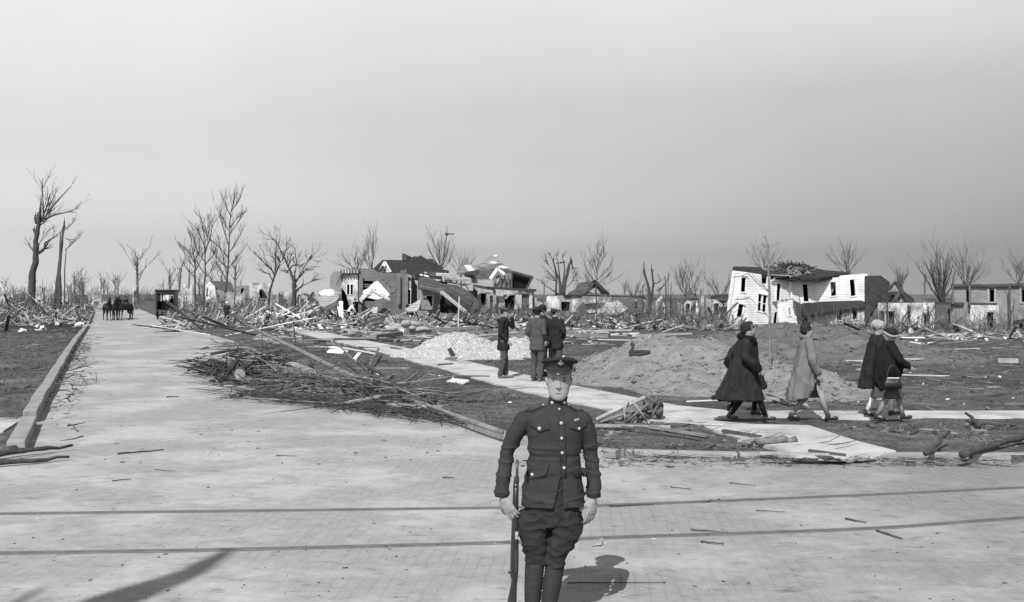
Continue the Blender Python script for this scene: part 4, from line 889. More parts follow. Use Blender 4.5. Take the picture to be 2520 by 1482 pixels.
beams(ZB,wallpl(1175,93.4,1318,96.4),'post','pale_wood',D_,[(1790,860,1790,1060),(1828,830,1828,1050),(1965,840,1962,1050),(1505,820,1508,1000),(1425,850,1428,1050)],.28,.12)
beams(ZB,wallpl(1175,93.2,1318,96.2),'plate','dark_wood',D_,[(1400,790,2025,826),(1245,765,1500,812)],.22,.3)
beams(ZB,wallpl(1175,93.,1318,96.),'brace','wood',D_,[(1850,985,1985,1130),(1640,930,1700,870),(1250,780,1300,850)],.14,.12)
panel('torn_sheathing',wallpl(1160,93,1180,93.2),ZB,[(1238,770),(1258,765),(1290,850),(1300,960),(1270,930),(1240,880)],[],.1,'black_cloth',D_)
shell(D_,1182,95,1312,98,3.0,5,'inside')
# --- E: low stuccoed house with a gable behind it
E_=house('ruined_house',1440,92,'low mottled stuccoed house with a jagged dark gable roof behind its wall')
panel('stucco_wall',wallpl(1345,90,1440,90),ZC,[(240,812),(260,798)]+jag(280,795,640,795,8,4,9)+[(636,980),(240,985)],[[(405,855),(500,855),(498,968),(405,966)]],.25,'plaster',E_,frames=[0],fw=.16,fmat='dull_wall')
panel('stucco_wall',wallpl(1432,91,1590,91.5),ZC,jag(640,795,1040,798,8,4,19)+[(1348,815),(1350,985),(636,985)],[[(1130,850),(1205,852),(1205,980),(1130,980)]],.25,'plaster',E_)
panel('dark_wall_section',wallpl(1520,90.4,1590,90.8),ZC,[(1060,812),(1320,818),(1322,960),(1210,975),(1060,960)],[[(1230,840),(1262,840),(1262,935),(1230,935)]],.2,'dim_wall',E_)
panel('eave',wallpl(1345,89.4,1595,90.8),ZC,jag(440,782,1045,792,9,3,2)+[(1340,810),(1352,822),(1350,836),(1340,820),(1040,806),(440,796)],[],.4,'dark_wood',E_)
panel('roof',roofpl((1400,728,93),(1500,728,93),(1450,690,97)),ZC,[(480,760),(560,720),(590,655),(640,642),(760,632),(775,622),(800,640),(690,760),(640,785),(480,785)],[],.25,'light_shingle',E_)
panel('gable_wall',wallpl(1440,92,1500,92),ZC,[(775,640),(925,778),(680,782),(690,760)],[[(740,720),(800,700),(845,762),(700,765)]],.2,'dim_wall',E_)
beams(ZC,wallpl(1440,91.6,1500,91.6),'bargeboard','dark_wood',E_,[(775,622,940,782),(775,622,690,765),(690,770,750,768)],.26,.2)
shell(E_,1350,90.8,1585,92,2.35,5,'inside')
sc_w=beams(ZC,wallpl(1340,88,1400,88),'x','wood',E_,[(405,848,500,850)],.2,.3)[0]; sc_w.name='window_hood'
# --- F: small narrow ruin with a pointed top
F_=house('ruined_house',1700,98,'small narrow ruined house with a pointed dark gable and ragged white walls')
panel('front_wall',wallpl(1685,97,1770,97),ZC,[(1745,900),(1780,860),(1820,820),(1930,830),(1950,1000),(1930,1010),(1740,1010)],[[(1800,880),(1850,880),(1840,985),(1790,985)],[(1880,880),(1915,880),(1912,990),(1885,990)]],.2,'plaster',F_,frames=[0],fw=.06)
panel('gable_wall',wallpl(1690,97.4,1715,97.4),ZC,[(1860,700),(1910,810),(1920,830),(1805,830),(1815,780)],[],.25,'dim_wall',F_)
beams(ZC,wallpl(1690,97,1715,97),'rafter','dark_wood',F_,[(1760,880,1830,800),(1860,955,1910,860),(1830,830,1940,828)],.16,.16)
panel('upright_board',wallpl(1714,96,1722,96),ZC,[(1915,870),(1935,870),(1935,1000),(1918,1000)],[],.1,'white_paint',F_)
shell(F_,1690,98,1712,98,2.6,3,'inside')
ch=thing('chimney',GD(1729,96,0),'lone thin brick chimney with a whitewashed base left of the leaning white house','chimney')
pc=wallpl(1722,96,1735,96)
for nm,m,q in(('stack','dull_wall',[(1975,720),(1983,712),(1995,713),(2002,722),(2000,780),(1975,780)]),('base','plaster',[(1974,780),(2002,780),(2005,870),(2000,1010),(1965,1010),(1970,880)])):
    slab([pc.hit(*ZC(*p)) for p in q],[],pc.n,.7).build(nm,m,ch)
# --- G: the leaning white two-storey house
Gh=house('leaning_house',1960,85,'white clapboard two-storey house leaning to the right with shattered roof and empty windows')
dG=84
pg1=wallpl(1790,dG-1.5,1905,dG); 
w1=[R4(540,662,606,672,10),R4(765,910,812,915,12),R4(825,925,880,932,14),[(512,1038),(574,1050),(548,1250),(470,1250)],[(815,658),(880,668),(872,775),(812,765)]]
w1=[[(545,662),(606,672),(596,886),(532,878)],[(766,908),(812,914),(798,1132),(755,1128)],[(828,925),(880,934),(862,1150),(815,1142)],[(508,1038),(574,1052),(545,1250),(470,1250)],[(812,655),(885,668),(876,778),(812,764)]]
panel('clapboard_wall',pg1,ZD,[(440,598),(640,628),(820,655),(925,675),(925,1000),(935,1330),(700,1300),(345,1262),(385,950),(420,690)],w1,.07,'white_clap',Gh,frames=[0,1,2,3],fw=.09)
pg2=wallpl(1895,dG,1944,dG+1.4)
panel('clapboard_wall',pg2,ZD,[(925,678),(1110,720),(1185,735),(1180,1010),(1180,1250),(1040,1330),(932,1330)],[[(1008,770),(1066,780),(1050,1025),(1000,1010)],[(985,1150),(1022,1150),(1010,1330),(962,1325)]],.07,'white_clap',Gh,frames=[0],fw=.09)
pg3=wallpl(1944,dG+1.4,2134,dG+2.6)
panel('clapboard_wall',pg3,ZD,[(1185,738),(1450,718),(1830,690),(1850,668),(2172,640),(2185,850),(2193,1030),(2030,1060),(1340,1110),(1190,1100)],[[(1348,780),(1415,786),(1433,1005),(1362,1012)],[(1712,752),(1786,748),(1794,930),(1722,938)],[(1966,722),(2030,716),(2050,930),(1984,942)]],.07,'white_clap',Gh,frames=[0,1,2],fw=.09)
panel('curtain',wallpl(1944,dG+1.9,2134,dG+3.1),ZD,[(1712,752),(1786,748),(1760,860),(1722,938)],[],.03,'dull_wall',Gh)
beams(ZD,pg1,'corner_board','white_paint',Gh,[(436,610,346,1255)],.25,.1,.1)
beams(ZD,pg3,'corner_board','white_paint',Gh,[(2176,645,2194,1030),(1185,740,1188,1040)],.25,.1,.1)
beams(ZD,wallpl(1790,dG-1.4,1905,dG+.1),'sash_bar','white_paint',Gh,[(762,1015,808,1020),(822,1035,872,1042)],.05,.05)
beams(ZD,pg1,'window_head','white_paint',Gh,[(532,655,612,668),(752,895,892,920),(500,1024,584,1044)],.14,.16,.1)
# roof: hip with a smashed heap on it
panel('roof',roofpl((1805,672,dG-1.6),(1960,680,dG+1.2),(1900,655,dG+4)),ZD,[(435,548),(600,548),(790,556),(860,600),(1030,600),(1100,650),(950,665),(820,655),(700,640),(440,585)],[],.3,'shingle',Gh)
panel('roof',roofpl((1900,678,dG+.3),(2080,678,dG+2.6),(2000,660,dG+6)),ZD,[(930,655),(1000,600),(1110,570),(1280,520),(1390,512),(1480,560),(1640,595),(1900,615),(1950,635),(1840,655),(1560,700),(1380,690),(950,665)],[[(1050,620),(1120,605),(1140,645),(1060,655)],[(1200,600),(1340,600),(1420,650),(1180,650)]],.3,'shingle',Gh)
panel('soffit',roofpl((1900,684,dG+.1),(2050,684,dG+2.0),(1980,694,dG+2.2)),ZD,[(930,662),(1380,690),(1560,702),(1600,722),(1180,732),(1000,700)],[],.1,'dull_wall',Gh)
rr=random.Random(5); mb=MB(); pr=roofpl((1900,678,dG),(2080,678,dG+2.2),(2000,655,dG+6))
hp=thing('roof_wreckage',GD(1960,86,4.2),'tangle of splintered rafters and shingles heaped on the leaning white house','debris heap')
for i in range(210):
    x=rr.gauss(1230,130); y=560+rr.uniform(-65,100)*(1-abs(x-1230)/460); 
    if y<498+abs(x-1180)*.16: continue
    a=rr.gauss(.25,.7); l=rr.uniform(40,150); p=pr.hit(*ZD(x-l*math.cos(a)/2,y-l*math.sin(a)/2)); q=pr.hit(*ZD(x+l*math.cos(a)/2,y+l*math.sin(a)/2))
    p.y+=rr.uniform(-.5,1.5); q.y+=rr.uniform(-.5,1.5); mb.beam(p,q,rr.uniform(.04,.11),.05)
tag(mb.build('splinters','dark_wood',hp),kind='stuff')
mb=MB()
for i in range(46):
    x=rr.gauss(1250,110); y=590+rr.uniform(-30,70); a=rr.gauss(.2,.6); l=rr.uniform(20,80); p=pr.hit(*ZD(x,y)); q=pr.hit(*ZD(x+l*math.cos(a),y+l*math.sin(a))); p.y-=.5; q.y-=.5
    mb.beam(p,q,rr.uniform(.03,.08),.04)
tag(mb.build('lath_pieces','wood',hp),kind='stuff')
# lean-to and porch roof
lt=wallpl(1910,dG-3.2,1962,dG-3); 
panel('lean_to_wall',lt,ZD,[(1022,1048),(1100,1020),(1240,995),(1262,1130),(1285,1318),(1048,1335),(1030,1180)],[[(1148,1092),(1182,1082),(1200,1184),(1162,1192)]],.2,'white_clap',Gh,frames=[0],fw=.08)
panel('lean_to_side',Pl(W(1961,780,dG-3.),V((.85,-.5,0))),ZD,[(1245,995),(1338,1042),(1355,1300),(1290,1318)],[],.15,'shaded_clap',Gh)  # side of the white lean-to, its shade put into the colour
beams(ZD,wallpl(1905,dG-3,1962,dG-2.6),'rafter','wood',Gh,[(1000,1010,1040,1050),(1070,990,1090,1022),(1125,975,1145,1005),(1210,965,1240,1000),(950,1020,1110,990),(1070,1000,1210,975)],.12,.12)
panel('porch_roof',roofpl((1975,768,dG-1.8),(2130,755,dG+.2),(2060,738,dG+2.6)),ZD,[(1335,1040),(1700,1000),(2030,955),(2070,968),(2188,1020),(2196,1050),(2190,1078),(1760,1130),(1365,1200),(1350,1100)],[],.25,'shingle',Gh)
panel('lower_wall',wallpl(1975,dG-1.7,2134,dG+.4),ZD,[(1455,1180),(1760,1135),(2195,1080),(2205,1200),(2200,1360),(1460,1360)],[[(1575,1170),(1650,1170),(1650,1205),(1575,1205)],[(1800,1148),(1880,1140),(1872,1260),(1796,1250)],[(1998,1118),(2075,1112),(2085,1240),(2010,1250)]],.2,'plaster',Gh,frames=[1,2],fw=.08)
panel('gap_shade_panel',wallpl(1960,dG-.4,2000,dG-.2),ZD,[(1340,1170),(1460,1150),(1460,1330),(1340,1330)],[],.2,'inside',Gh)  # dark sheet painted in for the shade of the opening
shell(Gh,1809,dG-.2,2120,dG+3.4,3.9,6,'inside',yt=682,found=None)

# loose wires hanging off its corner
wire=MB(); P=lambda x,y:wallpl(1790,dG-3,1905,dG-2).hit(*ZD(x,y)); wire.tube([P(440,690),P(520,680),P(640,640),P(760,770),P(900,880)],.03,5); tag(wire.build('hanging_wire','dark_wood'),'slack wire hanging across the upper wall of the leaning white house','wire')
# shed at its left
S_=house('small_shed_house',1785,88,'low white outbuilding with a sagging dark roof at the left edge of the leaning house')
panel('roof',roofpl((1750,738,87),(1795,738,87),(1775,724,91)),ZD,[(135,940),(180,925),(390,905),(388,960),(300,968),(210,965)],[],.25,'shingle',S_)
panel('wall',wallpl(1755,88,1800,88.4),ZD,[(150,975),(380,985),(350,1190),(110,1200),(110,1010)],[[(178,1032),(252,1034),(250,1185),(172,1190)],[(300,1040),(325,1040),(320,1185),(295,1185)]],.2,'plaster',S_,frames=[0],fw=.08)
panel('eave',wallpl(1755,87,1800,87.4),ZD,[(210,965),(385,965),(380,990),(330,1000),(220,985)],[],.3,'dark_wood',S_)
shell(S_,1758,89,1792,89.4,2.2,3,'inside')
kk=.73
wallk=lambda x1,d1,x2,d2:wallpl(x1,d1*kk,x2,d2*kk)
roofk=lambda *t:roofpl(*[(p[0],p[1],p[2]*kk) for p in t])
# --- H: dark-roofed house and ragged pale walls to the right
H_=house('ruined_house',2200,71,'house with a dark peaked roof and pale stained wall right of the leaning house')
panel('rear_roof',roofk((2130,740,101),(2190,740,101),(2160,680,108)),ZE,[(430,550),(600,545),(690,610),(720,680),(700,830),(560,840),(430,1080)],[],.3,'shingle',H_)
panel('front_roof',roofk((2170,740,99),(2280,740,99),(2210,700,103)),ZE,[(600,730),(700,690),(760,690),(830,700),(940,780),(960,800),(940,835),(600,840)],[],.3,'shingle',H_)
panel('far_roof',roofk((2240,740,102),(2280,740,102),(2250,725,106)),ZE,[(940,800),(990,782),(1090,810),(1110,835),(940,835)],[],.3,'dim_wall',H_)
panel('gable_wall',wallk(2180,99,2240,99),ZE,[(755,622),(830,715),(690,720)],[],.2,'plaster',H_)
panel('gable_wall',wallk(2180,98.4,2240,98.4),ZE,[(805,725),(890,825),(735,830)],[[(790,760),(815,760),(815,820),(790,820)]],.2,'plaster',H_)
beams(ZE,wallk(2180,98.,2240,98.),'bargeboard','dark_wood',H_,[(755,615,890,820),(755,618,690,700),(805,725,730,830)],.18,.16)
panel('pale_wall',wallk(2160,96,2320,95),ZE,[(575,840),(1180,838),(1190,860),(1300,862),(1300,1200),(1180,1180),(940,1180),(570,1120)],[[(578,930),(640,930),(640,1110),(578,1110)],[(682,930),(748,930),(748,1112),(682,1112)],[(1068,958),(1103,958),(1100,1075),(1066,1075)],[(888,880),(925,882),(922,1100),(885,1100)]],.25,'plaster',H_,frames=[0,1,2],fw=.12,fmat='light_clap')
beams(ZE,wallk(2160,95.4,2320,94.4),'upright','dark_wood',H_,[(560,940,568,1150),(672,840,672,1110),(895,920,800,1100),(1110,880,1130,1180),(900,860,905,930),(530,950,525,1070)],.09,.08)
shell(H_,2168,97*kk,2310,96.4*kk,3,3.5,'inside',yt=748)
# --- I: two-storey grey house at the right edge
I_=house('ruined_house',2440,64,'two-storey grey house with a flat broken roofline at the right edge')
pI=wallk(2343,88,2560,84)
panel('front_wall',pI,ZE,[(1368,650)]+jag(1400,650,2145,655,12,3,11)+[(2290,660),(2290,1250),(1350,1210),(1352,850)],[[(1772,670),(1828,670),(1826,828),(1772,828)],[(1520,680),(1572,680),(1572,830),(1520,830)],[(2118,670),(2170,670),(2170,830),(2118,830)],[(1745,935),(1815,935),(1812,1110),(1742,1110)]],.25,'dull_wall',I_,frames=[0,2],fw=.1,fmat='light_clap')
panel('bay_wall',wallk(2385,85,2460,84),ZE,[(1570,865),(1870,868),(1880,1060),(1860,1210),(1560,1210)],[[(1745,940),(1815,940),(1812,1120),(1742,1120)]],.2,'plaster',I_,frames=[0],fw=.12,fmat='light_clap')
beams(ZE,pI,'eave','dark_wood',I_,[(1360,650,1680,650),(1680,655,2290,640),(1190,845,1500,850),(1560,852,1850,855)],.16,.2,.1)
beams(ZE,wallk(2343,87.4,2560,83.4),'corner_board','dim_wall',I_,[(1380,660,1375,850),(1560,660,1562,860),(1990,660,2000,1150),(1672,870,1675,1060)],.1,.08)
panel('side_wall_low',wallk(2300,90,2360,90),ZE,[(1200,850),(1480,855),(1500,1200),(1190,1190)],[],.2,'dim_wall',I_)
shell(I_,2350,89*kk,2560,86*kk,3,4,'inside',yt=706)
bm_=thing('collapsed_shed',GD(2510,62,0),'black low shed roof cut by the right edge of the view','shed')
panel('roof',roofpl((2490,790,62),(2560,790,60),(2530,765,65)),ZE,[(2020,1010),(2080,960),(2145,905),(2300,880),(2300,1070),(2060,1060)],[],.3,'black_cloth',bm_); panel('wall',wallpl(2490,64,2560,62),ZE,[(2050,1050),(2300,1050),(2300,1280),(2070,1240)],[],.2,'dim_wall',bm_)
# --- small houses at the left of the middle
def smallhouse(x,d,label,T,wall,holes,roof,gab=None,m='plaster',rm='light_shingle',h=2.2,wd=None,fr=None):
    h_=house('ruined_house',x,d,label); xs=[T(*p)[0] for p in wall]; x0,x1=min(xs),max(xs)
    panel('wall',wallpl(x0,d,x1,d+.8),T,wall,holes,.22,m,h_,frames=fr,fw=.08)
    if roof: panel('roof',roofpl((x0,740,d-.5),(x1,740,d+.3),((x0+x1)/2,715,d+4)),T,roof,[],.25,rm,h_)
    shell(h_,x0+2,d+.9,x1-2,d+1.7,h,5,'inside',yt=min(T(*p)[1] for p in wall)+(14 if not roof and 'gabled' in label else 3),found=m); return h_
smallhouse(530,260,'white gabled cottage with a dark sagging roof behind the bare young trees',ZL,[(1690,1085),(1690,960),(1725,915),(1770,960),(1785,1085)],[[(1700,975),(1712,975),(1710,1040),(1698,1040)]],None,m='white_clap',h=2)

lo=[o for o in COL.objects if o.get('label','').startswith('white gabled cottage')][0]
panel('side_wall_clapboard',wallpl(533,261,570,261),ZL,[(1785,985),(1900,1010),(1905,1085),(1785,1085)],[[(1790,1020),(1810,1020),(1808,1070),(1788,1070)]],.2,'dull_wall',lo)
smallhouse(650,215,'pale broken box of a house with a black doorway behind the dead apple trees',ZA,[(310,730),(420,728),(575,740),(598,745),(600,945),(430,935),(310,930)],[[(430,815),(480,820),(545,930),(475,930),(432,925)]],None,m='plaster',h=2.2)
smallhouse(725,215,'squat pale ruin with a small window left of the fallen roofing',ZA,[(740,855),(820,850),(960,850),(1010,900),(1050,935),(840,940),(740,940)],[[(925,870),(945,870),(945,905),(925,905)]],None,m='plaster',h=1.4)
smallhouse(590,230,'dim scarred house wall showing between the tall bare saplings',ZA,[(150,770),(300,760),(310,930),(150,930)],[[(200,800),(240,800),(240,860),(200,860)]],None,m='dull_wall',h=1.8)
wt=thing('water_tank_tower',GD(823,150,0),'plain grey block of a distant building behind the torn corner room','building')
pw=wallpl(812,150,838,150); slab([pw.hit(*ZA(*p)) for p in [(1325,640),(1345,615),(1375,585),(1450,585),(1480,860),(1325,800)]],[],pw.n,5).build('wall','dull_wall',wt)
wt.name='distant_building'
# far wall fragments left and right, each its own piece
r=random.Random(11)
k=0
def frag(x,y0,y1,w,d,m,label,group=None):
    y1=HY+(CH+.4)*F/d+2; pl=wallpl(x-w/2,d,x+w/2,d+r.uniform(-1,1)); n=r.randint(3,6); top=[(x-w/2+w*i/n,y0+r.uniform(0,(y1-y0)*.45)) for i in range(n+1)]
    out=top+[(x+w/2,y1),(x-w/2,y1)]; holes=[]
    if w>13: hx=x+r.uniform(-w*.2,w*.2); holes=[[(hx-2,y0+(y1-y0)*.55),(hx+2,y0+(y1-y0)*.55),(hx+2,y0+(y1-y0)*.8),(hx-2,y0+(y1-y0)*.8)]]
    o=[pl.hit(*p) for p in out]; hs=[[pl.hit(*p) for p in h] for h in holes]
    tag(slab(o,hs,pl.n,.25).build('wall_fragment',m),label,'wall fragment',group)
for i in range(26):
    x=r.uniform(-20,245) if i%3 else r.uniform(330,480); frag(x,r.uniform(688,712),r.uniform(735,752),r.uniform(8,24),r.uniform(150,200),r.choice(['plaster','light_clap','dull_wall','plaster']),'distant standing scrap of pale house wall far down the street','distant scraps of wall along the street')
for i in range(16):
    x=r.uniform(560,830); frag(x,r.uniform(710,728),0,r.uniform(8,22),r.uniform(140,200),r.choice(['plaster','light_clap','dull_wall']),'scrap of broken wall among the wreckage behind the dead fruit trees','scraps of wall behind the fruit trees')
for i in range(14):
    x=r.choice([r.uniform(1320,1400),r.uniform(1560,1800)]); frag(x,r.uniform(722,745),r.uniform(768,780),r.uniform(8,20),r.uniform(92,100),r.choice(['plaster','light_clap','dull_wall']),'scrap of broken wall between the stuccoed house and the leaning house','scraps of wall beside the stuccoed house')
for i in range(10):
    x=r.uniform(2300,2530); frag(x,r.uniform(735,755),r.uniform(790,805),r.uniform(10,22),r.uniform(78,84),r.choice(['plaster','dull_wall','dim_wall']),'ragged upright scrap of wall in front of the grey two-storey house','scraps of wall before the grey house')
panel('roof',roofpl((520,745,259),(570,745,259),(550,695,270)),ZL,[(1725,912),(1800,915),(1900,920),(1930,990),(1900,1010),(1790,985),(1770,965)],[],.3,'light_shingle',lo)
# ================= TREES (bare, broken)
def grow(mb,p,d,L_,r,lvl,rg,spread=.6,up=.25,kids=4,seg=4,rmin=.006):
    pts=[p.copy()]; rad=[r]; q=p.copy(); dd=d.normalized(); pos=[]
    for i in range(seg):
        dd=(dd+V((rg.gauss(0,.10),rg.gauss(0,.10),rg.gauss(0,.05)+up*.12))).normalized(); q=q+dd*L_/seg; pts.append(q.copy()); rad.append(max(r*(1-(i+1)/seg*.8),rmin)); pos.append((q.copy(),dd.copy(),rad[-1]))
    mb.tube(pts,rad,5 if lvl>1 else 3+(lvl==1))
    if lvl>0:
        for k in range(kids):
            t=rg.randrange(0,seg); b,bd,br=pos[t]; ax=V((rg.gauss(0,1),rg.gauss(0,1),rg.gauss(0,1))); ax=(ax-bd*ax.dot(bd)).normalized()
            nd=(bd*math.cos(spread)+ax*math.sin(spread)+V((0,0,up))).normalized()
            grow(mb,b,nd,L_*rg.uniform(.4,.65),max(br*.55,rmin),lvl-1,rg,spread,up,kids,seg,rmin)
def traced(name,label,T,d,trunks,limbs,seed=1,twigs=5,tl=1.5,rmin=.012,m='bark',lvl=1,cat='tree',spread=.5,up=.3,group=None,yfix=True):
    """trunks/limbs: (list of points, radius start, radius end in metres); first trunk point is set on the ground"""
    rg=random.Random(seed); kr=1. if d<30 else .55; rmin*=.6 if d>30 else 1; trunks=[(p,a*kr,b*kr) for p,a,b in trunks]; limbs=[(p,a*(kr+.1),b) for p,a,b in limbs]; x0,y0=T(*trunks[0][0][0]); base=GD(x0,d,0); t=thing(name,base,label,cat,group)
    def poly(pts,dep):
        o=[W(*T(*p),d) for p in pts]; n=len(o)
        for i,q in enumerate(o): o[i]=V((q.x,q.y+dep*i/max(n-1,1),q.z))
        return o
    mb=MB(); anchors=[]
    for i,(pts,r0,r1) in enumerate(trunks):
        o=poly(pts,rg.uniform(-.4,.4)*min(1,d/80)**2); 
        if o[0].z<2.0: o[0].z=tz(d)-.1
        # resample with slight wobble
        out=[];rr=[];n=len(o)
        for k in range(n-1):
            for s_ in range(3):
                u=s_/3; q=o[k].lerp(o[k+1],u)
                if k+s_: q=q+V((rg.gauss(0,r0*.12),rg.gauss(0,r0*.12),0))
                out.append(q); rr.append((r0+(r1-r0)*((k+u)/(n-1)))*rg.uniform(.9,1.1))
        out.append(o[-1]); rr.append(r1); mb.tube(out,rr,8); anchors+=[(a,b_) for a,b_ in zip(out[len(out)//3:],rr[len(rr)//3:])]
        if r1>.06:    # splintered top
            for k in range(4): mb.tube([o[-1]+V((rg.gauss(0,r1*.4),rg.gauss(0,r1*.4),-.1)),o[-1]+V((rg.gauss(0,r1*.5),rg.gauss(0,r1*.5),rg.uniform(.2,.7)))],[r1*.4,.01],4)
    mb.build('trunk',m,t,True)
    bm_=MB()
    for (pts,r0,r1) in limbs:
        o=poly(pts,rg.uniform(-1,1)*(abs(T(*pts[-1])[0]-T(*pts[0])[0]))/F*d*.7)
        out=[];rr=[];n=len(o)
        for k in range(n-1):
            for s_ in range(3):
                u=s_/3; wb=min(1,d/80)**2; out.append(o[k].lerp(o[k+1],u)+V((rg.gauss(0,.02),rg.gauss(0,.04),rg.gauss(0,.02)))*wb); rr.append(r0+(r1-r0)*((k+u)/(n-1)))
        out.append(o[-1]); rr.append(r1); bm_.tube(out,[max(x,rmin) for x in rr],5)
        ln=sum((a-b_).length for a,b_ in zip(out,out[1:]))
        for k in range(int(twigs)):
            i=rg.randrange(1,len(out)-1) if len(out)>2 else 0; dd=(out[i+1]-out[i]).normalized(); ax=V((rg.gauss(0,1),rg.gauss(0,1),rg.gauss(0,.5))).normalized()
            grow(bm_,out[i],(dd+ax*spread+V((0,0,up))).normalized(),min(tl,ln*.6)*rg.uniform(.4,1),max(rr[i]*.5,rmin),lvl,rg,.5,up,3,3,rmin)
    if limbs: bm_.build('branches',m,t)
    return t
traced('broken_tree','tall wind-stripped tree with a crooked trunk and one-sided upswept branches, far left',ZL,150,
 [([(262,1080),(265,880),(295,760),(300,650),(297,560),(328,450),(330,350)],.95,.5),([(330,430),(328,330),(333,230)],.45,.12),([(300,440),(285,400),(283,370)],.4,.2),([(290,520),(280,490),(290,480)],.35,.15)],
 [([(345,420),(360,330),(350,200),(355,70)],.2,.04),([(345,420),(395,360),(440,300),(520,220),(600,140)],.25,.05),([(350,400),(390,280),(415,190)],.2,.05),([(360,410),(450,370),(560,345),(630,350)],.22,.04),([(350,430),(410,300),(460,200)],.15,.04),([(300,690),(345,670),(380,640),(385,605),(440,570),(500,540)],.42,.05),([(290,690),(250,640),(220,580)],.1,.04),([(340,450),(400,420),(470,320)],.15,.04),([(300,660),(340,560),(380,500)],.08,.03)],3,7,3.0,.03,up=.2)
traced('splintered_tree','cluster of tall splintered bare trunks beside the left kerb of the street',ZL,118,
 [([(432,1200),(455,1030),(480,850),(500,650),(515,520),(527,430)],.42,.16),([(490,1190),(490,1000),(490,850),(505,640),(540,470)],.45,.13),([(462,1190),(475,1000),(492,700),(500,510)],.35,.1),([(535,1185),(530,1020),(528,800),(540,650)],.2,.08),([(500,1190),(497,1050),(495,950)],.2,.15)],
 [([(545,490),(580,460),(625,420)],.1,.03),([(535,660),(590,620),(640,580)],.08,.03),([(540,560),(600,600),(650,560)],.06,.02)],5,4,2,.03)
for i,(tr,li,lab) in enumerate((
 ([(1855,1010),(1865,930),(1880,700),(1883,560),(1890,450)],[[(1885,480),(1900,350),(1925,250),(1940,120)],[(1880,610),(1840,500),(1800,380),(1770,280)],[(1885,500),(1830,400),(1820,330)],[(1890,480),(1950,390),(2010,340)],[(1875,700),(1950,600),(2010,500)],[(1878,720),(1800,620),(1740,560)],[(1870,800),(1790,720),(1740,640)],[(1870,820),(1960,720),(2020,660)],[(1860,900),(1800,800),(1750,720)],[(1885,540),(1930,470),(1985,380)],[(1868,860),(1830,700),(1790,620)],[(1900,380),(1860,300),(1850,220)],[(1910,330),(1960,260),(1980,180)]],'tallest slender leafless tree right of the horse wagon, with a straight leader'),
 ([(1672,1180),(1680,1010),(1692,850),(1692,700),(1685,560)],[[(1685,560),(1670,480),(1660,400),(1640,380)],[(1690,640),(1640,520),(1610,440)],[(1692,660),(1740,560),(1760,440)],[(1690,760),(1620,680),(1580,560)],[(1692,780),(1760,700),(1790,600)],[(1690,860),(1640,780),(1600,720)],[(1690,880),(1750,820),(1790,740)],[(1690,590),(1720,500),(1725,420)],[(1688,700),(1710,600),(1700,500)]],'slender leafless tree, middle one of the young trees beyond the truck'),
 ([(1604,1100),(1602,930),(1600,800),(1590,700)],[[(1590,700),(1575,600),(1555,540)],[(1598,760),(1540,660),(1500,640)],[(1600,800),(1530,740),(1480,640)],[(1598,760),(1640,660),(1640,560)],[(1600,840),(1650,760),(1670,700)],[(1592,700),(1610,620),(1590,520)],[(1600,880),(1540,820),(1500,780)]],'short slender leafless tree, left one of the young trees beyond the truck'))):
    traced('bare_tree',lab,ZL,112,[(tr,.22,.09)],[(l,.09,.02) for l in li],20+i,9,2.6,.018,up=.35,spread=.5)
traced('dead_tree','gnarled dead fruit tree with curling limbs left of the torn corner room',ZA,100,
 [([(865,935),(872,850),(885,770),(880,710)],.42,.30),([(880,720),(850,650),(820,570),(800,530)],.28,.16),([(880,860),(930,800),(975,775),(995,735)],.22,.12),([(880,720),(878,650),(884,570)],.2,.07),([(890,720),(930,660),(960,610)],.2,.08)],
 [([(800,540),(760,430),(715,340),(685,270),(650,210),(600,180)],.14,.03),([(745,390),(775,290),(778,220)],.07,.02),([(810,560),(760,600),(700,560)],.1,.03),([(815,560),(840,520),(900,500),(950,520),(1010,480)],.12,.03),([(885,600),(900,480),(885,370),(850,330)],.08,.02),([(890,700),(960,640),(1010,570),(1100,560)],.12,.03),([(920,690),(1000,520),(1050,430),(1090,400)],.08,.02),([(800,540),(820,440),(830,380)],.08,.02),([(985,760),(1100,710),(1200,665)],.06,.02),([(1060,430),(1085,390),(1090,410)],.1,.04)],31,9,1.8,.022,up=.1,spread=.7)
traced('dead_tree','forked dead tree with a slanting trunk behind the pale box of a house ruin',ZA,101,
 [([(548,935),(560,850),(590,730),(628,630)],.25,.16)],[([(628,630),(660,560),(690,480),(680,400)],.15,.04),([(628,640),(590,560),(520,500),(440,410),(385,330)],.13,.03),([(628,620),(640,500),(635,390),(640,300)],.1,.02),([(600,700),(560,620),(500,590),(460,540)],.08,.02),([(660,560),(640,450),(600,380),(575,300)],.08,.02),([(690,480),(740,430),(760,380)],.07,.02)],37,9,1.8,.02,up=.15,spread=.6)
traced('fallen_branch_fork','pale stripped forked limb sprouting thin prongs from the ground left of the roof slab',ZA,78,
 [([(610,1185),(590,1120),(560,1060),(530,1010)],.10,.06)],[([(560,1060),(480,970),(430,900)],.05,.015),([(565,1060),(520,960),(490,910)],.04,.012),([(590,1110),(560,1010),(540,950)],.04,.012),([(600,1130),(620,1010),(640,960)],.03,.012)],38,3,.8,.012,m='pale_bark')
